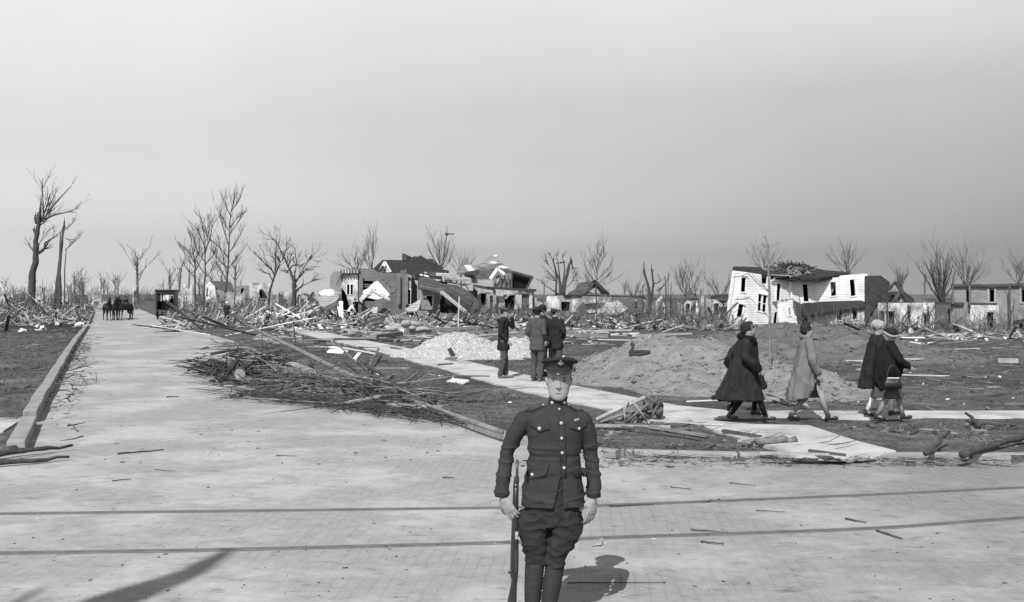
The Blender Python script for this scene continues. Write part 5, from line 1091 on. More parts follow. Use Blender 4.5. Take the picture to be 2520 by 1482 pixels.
# clumps of tall thin shoots behind roofs
def shoots(label,T,d,base,tips,seed,name='shoot_clump',r=.02):
    rg=random.Random(seed); b=T(*base); t=thing(name,GD(b[0],d,0),label,'tree'); mb=MB(); q=GD(b[0],d,0); top=W(*b,d); mb.tube([q,q.lerp(top,.5)+V((.1,0,0)),top],[.16,.14,.11],8); mb.build('trunk','bark',t,True); mb=MB()
    for tip in tips:
        e=W(*T(*tip),d+rg.uniform(-1.5,1.5)); m_=top.lerp(e,.45)+V(((top.x-e.x)*-.12+rg.gauss(0,.1),rg.gauss(0,.2),0)); mb.tube([top+V((rg.gauss(0,.15),0,-.2)),m_,e],[r*1.9,r,.009],4)
        for k in range(5):
            u=rg.uniform(.25,.85); s_=top.lerp(m_,u*2) if u<.5 else m_.lerp(e,u*2-1); dd=((e-top).normalized()+V((rg.gauss(0,.3),rg.gauss(0,.3),.2))).normalized(); grow(mb,s_,dd,rg.uniform(.6,2.0),.014,1,rg,.4,.3,2,3,.008)
    mb.build('branches','bark',t); return t
shoots('clump of five thin upright shoots behind the clapboard house with the torn corner',ZA,108,(1850,545),[(1780,150),(1830,90),(1875,100),(1910,160),(1850,200),(1730,330),(1760,390),(1800,250)],3)
shoots('spray of short twiggy shoots rising behind the torn corner room parapet',ZA,110,(1640,560),[(1510,450),(1590,370),(1620,400),(1560,470),(1680,440),(1720,470),(1490,520)],4)
shoots('tall clump of whippy shoots behind the big dark hipped roof',ZB,112,(835,560),[(715,110),(738,190),(655,260),(800,170),(838,165),(815,230),(905,100),(870,380),(935,180),(950,400),(700,330),(770,320),(900,360),(960,430)],5)
kn=traced('weather_vane','dark vane on a thin pole rising out of the tall whippy shoots',ZB,110,[([(835,560),(870,400),(895,220),(905,110)],.09,.05)],[],6,cat='weather vane')
mb=MB(); q=W(*ZB(905,115),110); mb.ell(q,(.22,.12,.16),10,6); mb.beam(q,q+V((.8,0,0)),.08,.12); mb.beam(q,q+V((0,0,.9)),.05,.05); mb.build('vane','bark',kn)
shoots('faint leafless treetop behind the patchy hipped roof',ZB,125,(1080,600),[(1010,450),(1060,410),(1095,430),(1150,400),(1130,470),(1180,460),(1000,520),(1220,490)],8)
shoots('two thin upright shoots rising behind the right end of the leaning white house',ZD,100,(1960,640),[(1975,270),(1895,330),(1870,370),(2030,400),(1800,480),(1760,450),(2060,480),(1940,420)],9)
shoots('thin grey shoots peeping above the shattered roof of the leaning house',ZD,96,(850,600),[(770,450),(735,520),(860,450),(930,490),(980,500),(820,480)],10,r=.010)
traced('broken_tree','thick many-stemmed broken tree with a stripped crown behind the stuccoed house',ZC,100,
 [([(405,900),(400,790),(395,700),(385,620),(345,520),(320,420)],.34,.12),([(425,790),(440,660),(470,560),(490,450),(515,405)],.36,.2),([(350,790),(345,700),(350,600),(335,470)],.2,.08),([(410,780),(430,620),(445,500),(430,400)],.2,.07),([(400,700),(385,560),(365,400)],.16,.07),([(380,780),(290,720),(235,680)],.12,.06)],
 [([(320,420),(300,370),(280,330)],.08,.02),([(515,400),(535,470),(570,560),(590,640)],.06,.02),([(518,405),(530,490),(545,490)],.07,.04),([(235,690),(200,650),(150,610)],.06,.02),([(350,640),(300,560),(250,510)],.08,.02),([(345,560),(290,480),(230,390)],.05,.02),([(470,700),(540,620),(570,540)],.05,.02),([(430,420),(420,360),(425,330)],.05,.02),([(365,410),(355,360),(360,330)],.05,.02),([(345,425),(440,420)],.07,.05),([(370,640),(310,620),(260,600)],.06,.02)],41,6,1.5,.02,up=.1)
traced('bare_tree','fine-twigged upright leafless tree in front of the jagged gable',ZC,88,
 [([(795,1110),(795,900),(798,700),(805,550)],.12,.06)],[([(805,560),(812,400),(820,220)],.05,.012),([(800,600),(760,480),(735,330)],.045,.012),([(800,620),(870,560),(930,500),(975,455)],.045,.012),([(800,630),(740,590),(690,500),(660,400)],.045,.012),([(806,540),(850,430),(885,300)],.04,.012),([(806,520),(780,440),(765,380)],.03,.012),([(800,660),(880,610),(960,560)],.04,.012),([(798,700),(870,680),(960,640),(1020,600)],.03,.01),([(798,660),(720,640),(660,560)],.03,.012),([(797,760),(740,700),(700,640)],.025,.01),([(808,480),(835,400),(850,320)],.03,.01)],43,8,1.5,.014,up=.4,spread=.4)
traced('broken_tree','blasted tree with two thick snapped limbs right of the stuccoed house',ZC,84,
 [([(1395,930),(1392,800),(1380,680),(1350,590),(1328,490)],.24,.14),([(1395,800),(1430,740),(1440,660),(1430,560),(1420,505)],.2,.11),([(1310,800),(1318,730),(1312,690),(1345,655)],.1,.06)],
 [([(1440,660),(1480,650),(1515,630),(1510,600)],.07,.04),([(1345,590),(1330,560),(1320,520)],.06,.02),([(1425,540),(1438,500)],.06,.03),([(1310,740),(1290,760)],.05,.03)],47,3,.9,.018)
traced('broken_tree','thin snapped trunks with jagged tops just right of the blasted tree',ZC,86,
 [([(1580,860),(1578,760),(1575,640),(1565,570)],.14,.06),([(1600,850),(1605,700),(1612,560)],.08,.03),([(1625,850),(1632,720),(1630,640)],.08,.04)],[([(1575,660),(1530,700),(1490,740)],.08,.03),([(1560,660),(1520,720),(1510,780)],.07,.03),([(1590,640),(1600,600),(1605,560)],.05,.02)],48,3,.9,.018)
shoots('fan-shaped leafless tree behind the small pointed ruin',ZC,104,(1815,810),[(1740,480),(1720,470),(1780,500),(1690,520),(1665,560),(1830,500),(1850,520),(1960,520),(1930,570),(1680,630),(1880,540),(1800,520),(1760,540)],12)
shoots('low scrubby leafless tree beyond the flat roof of the stuccoed house',ZC,120,(1210,815),[(1170,740),(1190,730),(1230,720),(1250,750),(1160,770)],13,r=.04)
shoots('thin leafless tree left of the leaning white house',ZC,108,(2180,790),[(2100,610),(2075,640),(2030,640),(2140,700),(2290,640),(2090,690),(2310,600)],14)
traced('sapling','tall thin stripped sapling standing in the mound before the leaning white house',ZD,22.3,
 [([(950,2240),(925,1900),(920,1480),(918,1200),(912,900),(900,600),(893,360)],.034,.021),([(893,372),(892,300),(891,250)],.026,.020)],
 [([(890,300),(868,180),(862,90)],.012,.004),([(885,320),(855,280),(840,250)],.012,.006),([(855,285),(825,275),(800,262)],.006,.003),([(895,340),(930,300),(990,262),(1060,245),(1088,215)],.011,.005),([(990,262),(1020,235),(1060,240)],.005,.003),([(910,890),(840,800),(800,760)],.007,.004),([(905,870),(780,770),(640,650)],.006,.004)],51,1,.25,.003,m='pale_bark')
shoots('large fan-shaped leafless tree between the pale wall and the grey house',ZE,76,(1265,835),[(1080,400),(1140,360),(1195,290),(1240,330),(1270,360),(1330,310),(1350,380),(1060,520),(1110,480),(1380,440),(1100,600),(1200,340),(1160,400),(1300,420),(1410,470)],15,r=.05)
shoots('blurred leafless tree rising behind the roof of the grey two-storey house',ZE,84,(1520,640),[(1440,330),(1480,340),(1560,420),(1500,400),(1600,520),(1420,430),(1540,500),(1580,560),(1620,600)],16)
shoots('thin leafless treetop behind the small dark gable at the right',ZE,100,(830,720),[(770,560),(800,540),(830,530),(860,560),(850,590),(780,610),(815,570)],17)
shoots('wispy leafless treetop over the right end of the grey house',ZE,84,(2090,640),[(2050,450),(2090,420),(2130,470),(1980,520),(2140,520),(2070,490)],18)
traced('broken_tree','crooked dark stump tree standing against the grey two-storey house wall',ZE,60,
 [([(1990,1270),(1995,1100),(2000,950),(1985,820)],.10,.05)],[([(2000,960),(2030,900),(2040,850)],.05,.02),([(1990,860),(1975,760),(1980,680)],.04,.02)],61,4,.8,.012)
traced('broken_tree','forked bare bush standing against the pale stained wall',ZE,66,
 [([(1130,1180),(1130,1080),(1125,980)],.09,.05)],[([(1125,990),(1110,900),(1100,870)],.05,.015),([(1125,990),(1150,920),(1170,880)],.05,.015),([(1125,1000),(1090,940)],.03,.01)],62,5,.8,.012)
# far-off trees along the skyline: each its own thing, sharing a few meshes
protos=[]
for k in range(6):
    rg=random.Random(70+k); mb=MB(); H_t=rg.uniform(8,11)
    mb.tube([(0,0,-.5),(rg.gauss(0,.2),0,H_t*.4),(rg.gauss(0,.5),0,H_t*.8)],[.26,.2,.1],6); me1=mb.mesh('trunk','far_twig'); mb=MB()
    for i in range(9 if k<4 else 3):
        z=H_t*rg.uniform(.35,.8); a=rg.uniform(0,6.28); grow(mb,V((rg.gauss(0,.15),0,z)),V((math.cos(a)*.6,math.sin(a)*.6,.9)),rg.uniform(1.2,4.0),.08,1,rg,.5,.3,3,3,.035)
    protos.append((me1,mb.mesh('branches','far_twig')))
rg=random.Random(4)
def fartree(x,d,s,lab,grp):
    me=rg.choice(protos); t=thing('distant_tree',GD(x,d,0),lab,'tree',grp,rg.uniform(0,6)); t.scale=(s,s,s); link('trunk',me[0],t); link('branches',me[1],t)
for i in range(44):
    x=rg.uniform(-30,520) if i%4 else rg.uniform(480,900); d=rg.uniform(230,420); fartree(x,d,rg.uniform(.45,1.15) if i%5 else rg.uniform(1.1,1.6),'far-off bare battered tree on the skyline left of the torn corner room','distant trees on the left skyline')
for i in range(12):
    x=rg.uniform(1280,1800); d=rg.uniform(180,260); fartree(x,d,rg.uniform(.35,.7),'far-off bare tree on the skyline between the middle houses and the leaning house','distant trees in the middle')
for i in range(6):
    x=rg.uniform(2140,2540); d=rg.uniform(130,190); fartree(x,d,rg.uniform(.5,.9),'far-off bare tree on the skyline behind the right-hand houses','distant trees at the right')
# the splintered pole behind the photographer whose shadow lies on the paving
tip=G(560,1357); el=1/math.tan(SUN_EL); Ht=11.2
bs=V((tip.x-Ht*el*math.sin(SUN_AZ),tip.y-Ht*el*math.cos(SUN_AZ),0))
t=thing('splintered_tree',bs,'snapped tree trunk behind the viewer that throws its shadow on the paving','tree')
mb=MB(); mb.tube([bs,bs+V((.0,0,Ht*.5)),bs+V((0,0,Ht*.86)),bs+V((.1,0,Ht*.93)),bs+V((0,0,Ht))],[.27,.25,.22,.13,.06],10)
mb.build('trunk','bark',t,True); mb=MB(); mb.tube([bs+V((-.2,0,Ht*.80)),bs+V((-.62,0,Ht*.845)),bs+V((-.78,0,Ht*.90))],[.05,.045,.02],6); mb.build('branches','bark',t)
# ================= VEHICLES AND HORSES
def horsebuild(label,loc,rz):
    t=thing('horse',loc,label,'horse',None,rz); b=MB()
    for y,z,rx,rz_ in ((0,0,0,0),): pass
    prof=[(-.62,1.25,.20,.27),(-.45,1.22,.26,.34),(-.15,1.18,.27,.34),(.2,1.18,.28,.33),(.5,1.24,.27,.31),(.72,1.26,.20,.24)]
    b.tube([(0,y,z) for y,z,_,_ in prof],[(r1+r2)/2 for _,_,r1,r2 in prof],18); b.ell((0,.62,1.24),(.24,.22,.27)); b.ell((0,-.52,1.22),(.22,.2,.29))
    b.tube([(0,-.50,1.30),(0,-.72,1.62),(0,-.86,1.90)],[.25,.17,.125],14,True,.75); b.caps((0,-.86,1.95),(0,-1.22,1.70),.125,.075,14)
    for s in(-1,1):
        b.caps((s*.06,-.82,2.04),(s*.07,-.82,2.16),.035,.012,8)
        b.caps((s*.15,-.50,1.12),(s*.15,-.50,.72),.12,.065); b.caps((s*.15,-.50,.70),(s*.15,-.52,.36),.06,.045); b.caps((s*.15,-.52,.36),(s*.15,-.56,.12),.045,.04); b.caps((s*.15,-.58,.06),(s*.15,-.60,.04),.065,.07)
        b.caps((s*.15,.62,1.08),(s*.16,.50,.78),.17,.10); b.caps((s*.16,.50,.76),(s*.16,.72,.50),.085,.055); b.caps((s*.16,.72,.48),(s*.16,.68,.14),.05,.042); b.caps((s*.16,.66,.06),(s*.16,.62,.04),.065,.07)
    link('body',remesh(b,.03,2,None,'body','horse_coat'),t)
    m=MB(); m.tube([(0,-.80,2.06),(0,-.66,1.80),(0,-.46,1.52)],[.05,.07,.05],8); link('mane',m.mesh('mane','black_cloth',None,True),t)
    m=MB(); m.tube([(0,.80,1.30),(0,.92,1.1),(0,.92,.6)],[.05,.08,.03],8); link('tail',m.mesh('tail','black_cloth',None,True),t)
    m=MB(); m.tube([(.24*math.cos(a),-.50+.0*a,1.30+.34*math.sin(a)) for a in [i*math.pi/8 for i in range(17)]],.05,8); m.tube([(.27,-.5,1.2),(.30,0,1.1),(.28,.7,1.1)],.03,6); m.tube([(-.27,-.5,1.2),(-.30,0,1.1),(-.28,.7,1.1)],.03,6); link('harness',m.mesh('harness','leather',None,True),t)
    return t
hyaw=math.atan(-.40)*-1
dh=88.; hz_=math.radians(-22)*-1
def HL(x,d): return GD(x,d,.01)
hb_=HL(264,99); h1=horsebuild('dark draft horse, leftmost of the team pulling the wagon down the street',hb_,math.radians(34))
h2=copytree(h1,None,HL(284,101),math.radians(26),None,'dark draft horse in the middle of the wagon team')
h3=copytree(h1,None,HL(308,100),math.radians(-24),None,'dark draft horse on the right of the team, nearest the wagon wheels')
for h_ in (h1,h2,h3): h_['group']='team of horses in harness'; h_.scale=(1.12,1.12,1.08)
wg=thing('wagon',HL(302,104),'horse-drawn farm wagon with spoked wheels behind the dark horses','wagon',None,math.radians(22))
def lb(mb,name,m,par,sm=False): return link(name,mb.mesh(name,m,None,sm),par)
m=MB(); m.box((0,1.4,1.0),(1.25,3.0,.12)); m.box((-.62,1.4,1.22),(.06,3.0,.45)); m.box((.62,1.4,1.22),(.06,3.0,.45)); m.box((0,2.88,1.22),(1.2,.06,.45)); lb(m,'bed','dim_wall',wg)
m=MB(); m.box((0,.2,1.35),(1.15,.35,.06)); m.box((0,.38,1.55),(1.15,.05,.3)); lb(m,'seat','dim_wall',wg)
m=MB(); m.beam((0,-2.9,.8),(0,.3,.75),.09,.09); m.beam((-.8,-2.85,.95),(.8,-2.85,.95),.07,.07); lb(m,'tongue','wood',wg)
for x,y,r in((-.78,.35,.52),(.78,.35,.52),(-.78,2.3,.62),(.78,2.3,.62)):
    m=MB(); m.tube([(x,y+r*math.cos(a),r+.02+r*math.sin(a)) for a in [i*math.pi/10 for i in range(21)]],.045,6); w_=lb(m,'wheel','dim_wall',wg,True)
    m=MB(); 
    for k in range(10): a=k*math.pi/5; m.beam((x,y,r),(x,y+r*math.cos(a),r+r*math.sin(a)),.035,.035)
    lb(m,'spokes','dim_wall',w_); m=MB(); m.tube([(x-.1,y,r),(x+.1,y,r)],.09,10); lb(m,'hub','dim_wall',w_,True)
sit=dict(hip=(0,0,.95),chest=(0,-.05,1.35),knL=(-.14,-.42,.92),knR=(.14,-.42,.92),anL=(-.14,-.45,.5),anR=(.14,-.45,.5),toeL=(-.14,-.6,.46),toeR=(.14,-.6,.46),wrL=(-.12,-.42,1.08),wrR=(.12,-.42,1.08),elL=(-.25,-.1,1.12),elR=(.25,-.1,1.12))
for x,lab,px_ in((-.3,'driver in dark clothes on the left of the wagon seat',285),(.3,'man in dark clothes and hat on the right of the wagon seat',312)):
    a=math.radians(22); o=wg.location+V((x*math.cos(a)-.2*math.sin(a),x*math.sin(a)+.2*math.cos(a),.55)); figure(o,a,1.72,lab,sit,0,0,[('trousers','dark_cloth'),('jacket','dark_cloth',.1),('shoes','leather'),('hat','black_cloth'),('hair','hair')],.03)
# open-backed delivery truck
tr=thing('delivery_truck',HL(407,101),'black box-bodied delivery truck standing open at the rear beside the street','truck',None,math.radians(-12)*-1)
W_,Hh=1.62,1.62
m=MB(); z0=.92
m.box((-W_/2+.06,1.2,z0+Hh/2),(.12,2.6,Hh)); m.box((W_/2-.06,1.2,z0+Hh/2),(.12,2.6,Hh)); m.box((0,1.2,z0-.05),(W_,2.6,.1)); m.box((0,2.45,z0+.35),(W_-.24,.08,.7)); lb(m,'body','black_paint',tr)
m=MB(); m.box((0,1.15,z0+Hh+.05),(W_+.14,2.9,.12)); m.box((0,-.16,z0+Hh-.12),(W_,.06,.28)); lb(m,'roof','black_paint',tr)
m=MB(); m.box((-.55,2.44,z0+1.0),(.1,.06,.62)); m.box((.55,2.44,z0+1.0),(.1,.06,.62)); m.box((0,2.44,z0+1.4),(1.3,.06,.25)); lb(m,'windscreen_frame','black_paint',tr)
m=MB(); m.box((0,3.1,.98),(.75,1.1,.5)); m.box((0,1.4,.62),(.7,3.6,.1)); lb(m,'bonnet','black_paint',tr)
for s in(-1,1):
    for y in(.35,3.3):
        m=MB(); m.tube([(s*.70-.05,y,.42),(s*.70+.05,y,.42)],.40,18); w_=lb(m,'wheel','leather',tr,True); m=MB(); m.tube([(s*.70-.07,y,.42),(s*.70+.07,y,.42)],.10,10); lb(m,'hub','steel',w_,True)
    m=MB(); m.tube([(s*.74,.35+.52*math.cos(a),.44+.50*math.sin(a)) for a in [i*math.pi/8 for i in range(9)]],.07,6,True,1.6); lb(m,'mudguard','black_paint',tr,True)
m=MB(); m.tube([(0,-.05,.42),(0,.75,.42)],.0001,4); m.tube([(-.7,.35,.42),(.7,.35,.42)],.05,8); m.ell((0,.35,.42),(.14,.14,.14)); lb(m,'axle','black_paint',tr,True)
m=MB(); m.box((0,1.9,z0+.30),(1.2,.4,.5)); m.box((0,2.1,z0+.6),(1.2,.1,.3)); lb(m,'seat','leather',tr)
tr.scale=(1.12,1.12,1.12)
figure(tr.location+V((-.05,2.15,.75)),math.pi,1.6,'driver in dark clothes seen from behind inside the open truck',sit,0,0,[('trousers','dark_cloth'),('jacket','dark_cloth',.1),('shoes','leather'),('hair','hair'),('cap','dark_cloth')],.035)
# people among the ruins
figure(GD(558,88),.3,1.78,'man with a pale hat standing among the broken saplings beside the debris',dict(wrR=(.05,-.28,1.3),elR=(.26,-.1,1.15),hdR=(0,0,.5)),0,.1,[('trousers','black_cloth'),('jacket','dark_cloth',.15),('shoes','leather'),('hair','hair'),('hat','white_cloth')],.025)
figure(GD(836,84)+V((0,0,.1)),2.6,1.72,'woman in a long dark coat picking through the wreckage by the torn corner room',dict(chest=(0,-.12,1.28),neck=(0,-.22,1.40),head=(0,-.30,1.52)),0,.3,[('coat','black_cloth',[(.30,0,0,.26,.24),(.8,0,0,.22,.20),(1.1,0,-.05,.20,.16),(1.3,0,-.12,.18,.14),(1.42,0,-.2,.08,.09)]),('stockings','black_cloth'),('shoes','leather'),('hair','hair'),('cloche','white_cloth')],.025)
figure(GD(858,84)+V((0,0,.1)),2.0,1.80,'man with a white shirt leaning forward beside the woman in the wreckage',dict(chest=(0,-.22,1.26),neck=(0,-.32,1.36),head=(0,-.42,1.47),shL=(-.185,-.24,1.32),shR=(.185,-.24,1.32),wrL=(-.2,-.5,.85),wrR=(.2,-.5,.85),elL=(-.24,-.35,1.08),elR=(.24,-.35,1.08)),0,.4,[('trousers','black_cloth'),('jacket','white_cloth',.05),('shoes','leather'),('hair','hair'),('hat','dark_cloth')],.025)
figure(GD(874,87)+V((0,0,.3)),1.2,1.78,'man in black standing before the doorways of the torn corner room',dict(),0,.1,[('trousers','black_cloth'),('jacket','black_cloth',.2),('shoes','leather'),('hair','hair'),('cap','black_cloth')],.025)
# ================= DEBRIS
wk=[G(*p,.12) for p in((1700,1034),(1560,1000),(1330,952),(1160,909),(980,864),(840,836),(715,808))]
def on_paved(x,y):
    if x<bR+SL*y+.1 and x>bL+SL*y-.3: return True
    if y<13.6 and x>-20: return True
    if y<14.3 and x<bL: return True
    if 2.0<x and 16.6<y<18.4 : return True
    if 1.2<x<6.5 and 13.5<y<17 and x>2.0+(17-y)*.55 and x<6.4-(y-13.9)*.55+0: return True
    for a,b in zip(wk,wk[1:]):
        ab=V((b.x-a.x,b.y-a.y)); ap=V((x-a.x,y-a.y)); t=max(0,min(1,ap.dot(ab)/ab.dot(ab)))
        if (ap-ab*t).length<.95: return True
    if ((x-3.6)/4.6)**2+((y-23.8)/3.6)**2<1: return True
    if ((x+.9)/3.4)**2+((y-35)/2.8)**2<1: return True
    if x<-7.5 and 15.5<y<17.5: return True
    return False
rb=random.Random(21)
def hump(x,d,amp): return amp*max(0,.35+.65*noise.noise(V((x*.02,d*.15,4))))
def rubble(name,label,xr,dr,n,size,amp,m='chip',tilt=.5,seed=1,up=0.):
    r=random.Random(seed); mb=MB()
    for i in range(n):
        x=r.uniform(*xr); d=math.sqrt(r.uniform(dr[0]**2,dr[1]**2)); p=GD(x,d,.1)
        if d<60 and on_paved(p.x,p.y): continue
        h=hump(x,d,amp); p.z+=r.uniform(0,1)*h
        l=r.uniform(.3,1)**1.7*size; a=r.uniform(0,6.28); e=r.gauss(0,tilt); dd=V((math.cos(a)*math.cos(e),math.sin(a)*math.cos(e),abs(math.sin(e))+up))
        w_=r.choice([.04,.08,.12,.16,.25 if l<1 else .1])*(1 if size>1 else .38*max(.5,size)*1.5); mb.beam(p-dd*l*.5+V((0,0,abs(dd.z)*l*.45)),p+dd*l*.5+V((0,0,abs(dd.z)*l*.45)),w_,r.choice([.03,.05,.1])*(1 if size>1 else .4))
    o=mb.build(name,m); tag(o,label,'debris',kind='stuff'); return o
def twigs(label,xr,dr,n,ln,name='brushwood',m='twig',seed=1,vert=.5,r0=.012,amp=.3):
    r=random.Random(seed); mb=MB()
    for i in range(n):
        x=r.uniform(*xr); d=math.sqrt(r.uniform(dr[0]**2,dr[1]**2)); p=GD(x,d,.08); p.z+=r.random()*amp
        a=r.uniform(0,6.28); e=r.uniform(0,vert*1.5); l=r.uniform(.35,1)*ln; dd=V((math.cos(a)*math.cos(e),math.sin(a)*math.cos(e),math.sin(e)))
        q=p+dd*l*.5+V((r.gauss(0,.06),r.gauss(0,.06),r.gauss(0,.05)))*l; e2=p+dd*l+V((r.gauss(0,.12),r.gauss(0,.12),r.gauss(0,.08)))*l
        q.z=max(q.z,p.z*.6+tz(q.y)*.4); e2.z=max(e2.z,tz(e2.y)+.1); k=r0*r.uniform(.6,1.6); mb.tube([p,q,e2],[k,k*.75,k*.35],4)
    o=mb.build(name,m); tag(o,label,'brushwood',kind='stuff'); return o
dbar=[
 ('fine rubble strewn before the torn corner room and fallen roofing',(640,1010),(72,92),3000,1.15,.5,2),
 ('heaped splintered rubble before the collapsed porch house',(1000,1340),(72,91),2800,1.15,.55,3),
 ('heaped rubble before the low stuccoed house',(1320,1620),(68,88),2400,1.1,.5,4),
 ('rubble between the snapped trees and the leaning white house',(1600,1830),(64,86),2000,1.1,.5,5),
 ('rubble in front of the pale stained wall right of the leaning house',(2080,2540),(48,62),1500,1.02,.22,6),
 ('rubble at the foot of the leaning white house',(1780,2180),(70,80),400,1.05,.15,16),
 ('rubble beside the truck and the bare young trees',(400,700),(70,110),1500,1.3,.35,7),
 ('rubble across the lots behind the fruit trees',(430,900),(95,210),2600,2.2,.9,8),
 ('rubble over the lots left of the street',(-60,215),(75,210),3200,2.0,.8,9),
 ('thin litter of boards over the middle grass',(640,1500),(40,76),900,1.3,.12,10),
 ('thin litter over the grass between sidewalk and road',(560,1400),(18,45),500,.35,.02,11),
 ('thin litter over the grass at the right',(1900,2540),(18.6,50),700,.5,.05,12),
 ('thin litter over the corner grass',(1250,2540),(13.9,17),420,.22,.01,13),
 ('litter along the left kerb and lawn',(-60,200),(18,70),500,.5,.05,14)]
for lab,xr,dr,n,sz,am,sd in dbar: rubble('rubble',lab,xr,dr,n,sz,am,'chip' if sz>1 else 'litter',.45 if am>.3 else .08,sd)
# bright scraps: plaster lumps and rags
def scraps(label,xr,dr,n,s,seed,m='white_cloth',amp=.5):
    r=random.Random(seed); mb=MB()
    for i in range(n):
        x=r.uniform(*xr); d=r.uniform(*dr); p=GD(x,d,.12)
        if d<60 and on_paved(p.x,p.y): continue
        p.z+=r.random()*hump(x,d,amp)*.9; k=s*r.uniform(.4,1.2); b0=len(mb.v); mb.ell(p,(k,k*.8,k*.55),6,4)
        for j in range(b0,len(mb.v)): mb.v[j]+=V((r.gauss(0,k*.25),r.gauss(0,k*.25),r.gauss(0,k*.2)))
    tag(mb.build('scraps',m),label,'scraps',kind='stuff')
scraps('white lumps of plaster and rag among the middle rubble',(640,1800),(66,90),190,.17,1,amp=.5)
scraps('white lumps of plaster in the rubble at the right',(2080,2540),(44,60),60,.10,2,amp=.25)
scraps('white lumps of plaster in the rubble left of the street',(-40,220),(60,170),70,.28,3,amp=.6)
scraps('small white scraps of paper on the near grass',(560,2540),(14,30),60,.035,4,amp=.0)
scraps('small pale scraps scattered in the brush pile by the road',(480,1150),(18.5,27),40,.06,5,amp=.1)
# brush
twigs('thicket of leafless brush before the stuccoed house',(1330,1560),(66,88),420,1.9,seed=1,vert=.8,r0=.014,amp=.8)
twigs('thicket of leafless brush between the snapped trees and the leaning house',(1540,1800),(60,86),650,2.3,seed=2,vert=.9,r0=.014,amp=.8)
twigs('leafless brush before the right end of the leaning white house',(1990,2180),(46,76),300,1.8,seed=3,vert=1.,r0=.012,amp=.3)
twigs('leafless brush standing before the pale wall and grey house',(2160,2540),(50,64),420,1.9,seed=4,vert=1.05,r0=.014,amp=.3)
twigs('brush over the lots behind the fruit trees',(430,860),(95,200),700,3.,seed=5,vert=.9,r0=.025,amp=.6)
twigs('brush over the lots left of the street',(-60,225),(90,230),700,3.2,seed=6,vert=.95,r0=.03,amp=.8)
twigs('brush at the feet of the bare young trees',(430,640),(80,120),350,2.,seed=7,vert=.9,r0=.015,amp=.4)
twigs('brush around the ruined doorways of the house with the white gable',(1130,1340),(76,92),420,2.,seed=8,vert=.9,r0=.014,amp=.8)
twigs('far scrub closing the end of the street',(-60,560),(230,400),1300,4.5,seed=9,vert=1.,r0=.06,amp=1.5,m='far_twig')
twigs('far scrub on the skyline behind the middle houses',(560,1800),(170,320),650,2.8,seed=10,vert=1.,r0=.045,amp=1.,m='far_twig')
twigs('far scrub on the skyline at the right',(2120,2560),(100,170),300,2.2,seed=11,vert=1.,r0=.03,amp=1.,m='far_twig')
# grass
def tufts(label,xr,dr,n,h,seed):
    r=random.Random(seed); mb=MB()
    for i in range(n):
        x=r.uniform(*xr); d=math.sqrt(r.uniform(dr[0]**2,dr[1]**2)); p=GD(x,d,.09)
        if on_paved(p.x,p.y): continue
        for k in range(5):
            q=p+V((r.gauss(0,.05),r.gauss(0,.05),0)); t=q+V((r.gauss(0,.05),r.gauss(0,.05),h*r.uniform(.5,1.2))); w_=.007; b0=len(mb.v); mb.v+=[q-V((w_,0,0)),q+V((w_,0,0)),t]; mb.f.append([b0,b0+1,b0+2])
    tag(mb.build('grass','grass'),label,'grass',kind='stuff')
tufts('rough dry grass on the verge between the road and the sidewalk',(560,1500),(14,45),12000,.045,1)
tufts('rough dry grass on the corner plot and right-hand lots',(1380,2560),(13.6,50),14000,.045,2)
tufts('rough dry grass on the left lawn',(-60,240),(14.4,60),7000,.05,3)
# individual boards
pm=[]
for k in range(5):
    r=random.Random(k); mb=MB(); 
    mb.beam((-.5,0,0),(.5,r.uniform(-.02,.02),0),.11+.02*k,.03)
    if k%2: mb.beam((.45,.03,0),(.58,.01,.01),.03,.02); mb.beam((.4,-.03,0),(.53,-.035,0),.02,.02)
    pm.append(mb)
bmesh_cache={}
def board(k,m):
    if (k,m) not in bmesh_cache: bmesh_cache[(k,m)]=pm[k].mesh('board',m)
    return bmesh_cache[(k,m)]
def boards(group,where,xr,dr,n,lr,amp,tilt,seed,mats=('pale_wood','wood','dark_wood')):
    r=random.Random(seed)
    for i in range(n):
        x=r.uniform(*xr); d=math.sqrt(r.uniform(dr[0]**2,dr[1]**2)); p=GD(x,d,.13)
        if amp<.15 and False: continue
        m=r.choice(mats); o=link('board',board(r.randrange(5),m)); l=r.uniform(*lr); e=r.gauss(0,tilt); o.rotation_euler=(r.gauss(0,.3),-abs(e),r.uniform(0,6.28)); o.scale=(l,r.uniform(.7,1.6),r.uniform(.7,2)); p.z+=math.sin(abs(e))*l*.45+r.random()*hump(x,d,amp); o.location=p
        tag(o,{'white_paint':'white painted','pale_wood':'pale','wood':'weathered grey','dark_wood':'dark'}[m]+' splintered board '+('tilted up ' if abs(e)>.35 else 'lying ')+where,'board',group+', '+m.split('_')[0]+(' tilted' if abs(e)>.35 else ''))
boards('boards before the torn corner room','in the rubble before the torn corner room',(620,1010),(66,90),44,(1.0,3.8),.5,.3,1)
boards('pale boards heaped left of the torn room','heaped left of the torn corner room',(640,900),(82,92),50,(1.2,3.6),1.0,.27,31,('pale_wood','white_paint'))
boards('boards before the porch house','in the rubble before the collapsed porch house',(1010,1330),(66,90),40,(1.0,3.8),.5,.3,2)
boards('boards before the stuccoed house','in the rubble before the stuccoed house',(1330,1600),(60,86),36,(.9,3.2),.5,.35,3)
boards('boards left of the leaning house','in the rubble left of the leaning white house',(1600,1830),(56,82),34,(.9,3.2),.4,.35,4)
boards('boards before the right-hand houses','in the rubble before the right-hand houses',(2080,2520),(42,60),26,(.8,2.2),.2,.3,5)
boards('boards by the street','beside the street near the young trees',(400,680),(52,90),26,(1.5,5),.3,.25,6)
boards('boards on the middle grass','flat on the grass beyond the sidewalk',(760,1560),(44,62),22,(1.5,4.5),.0,.03,7)
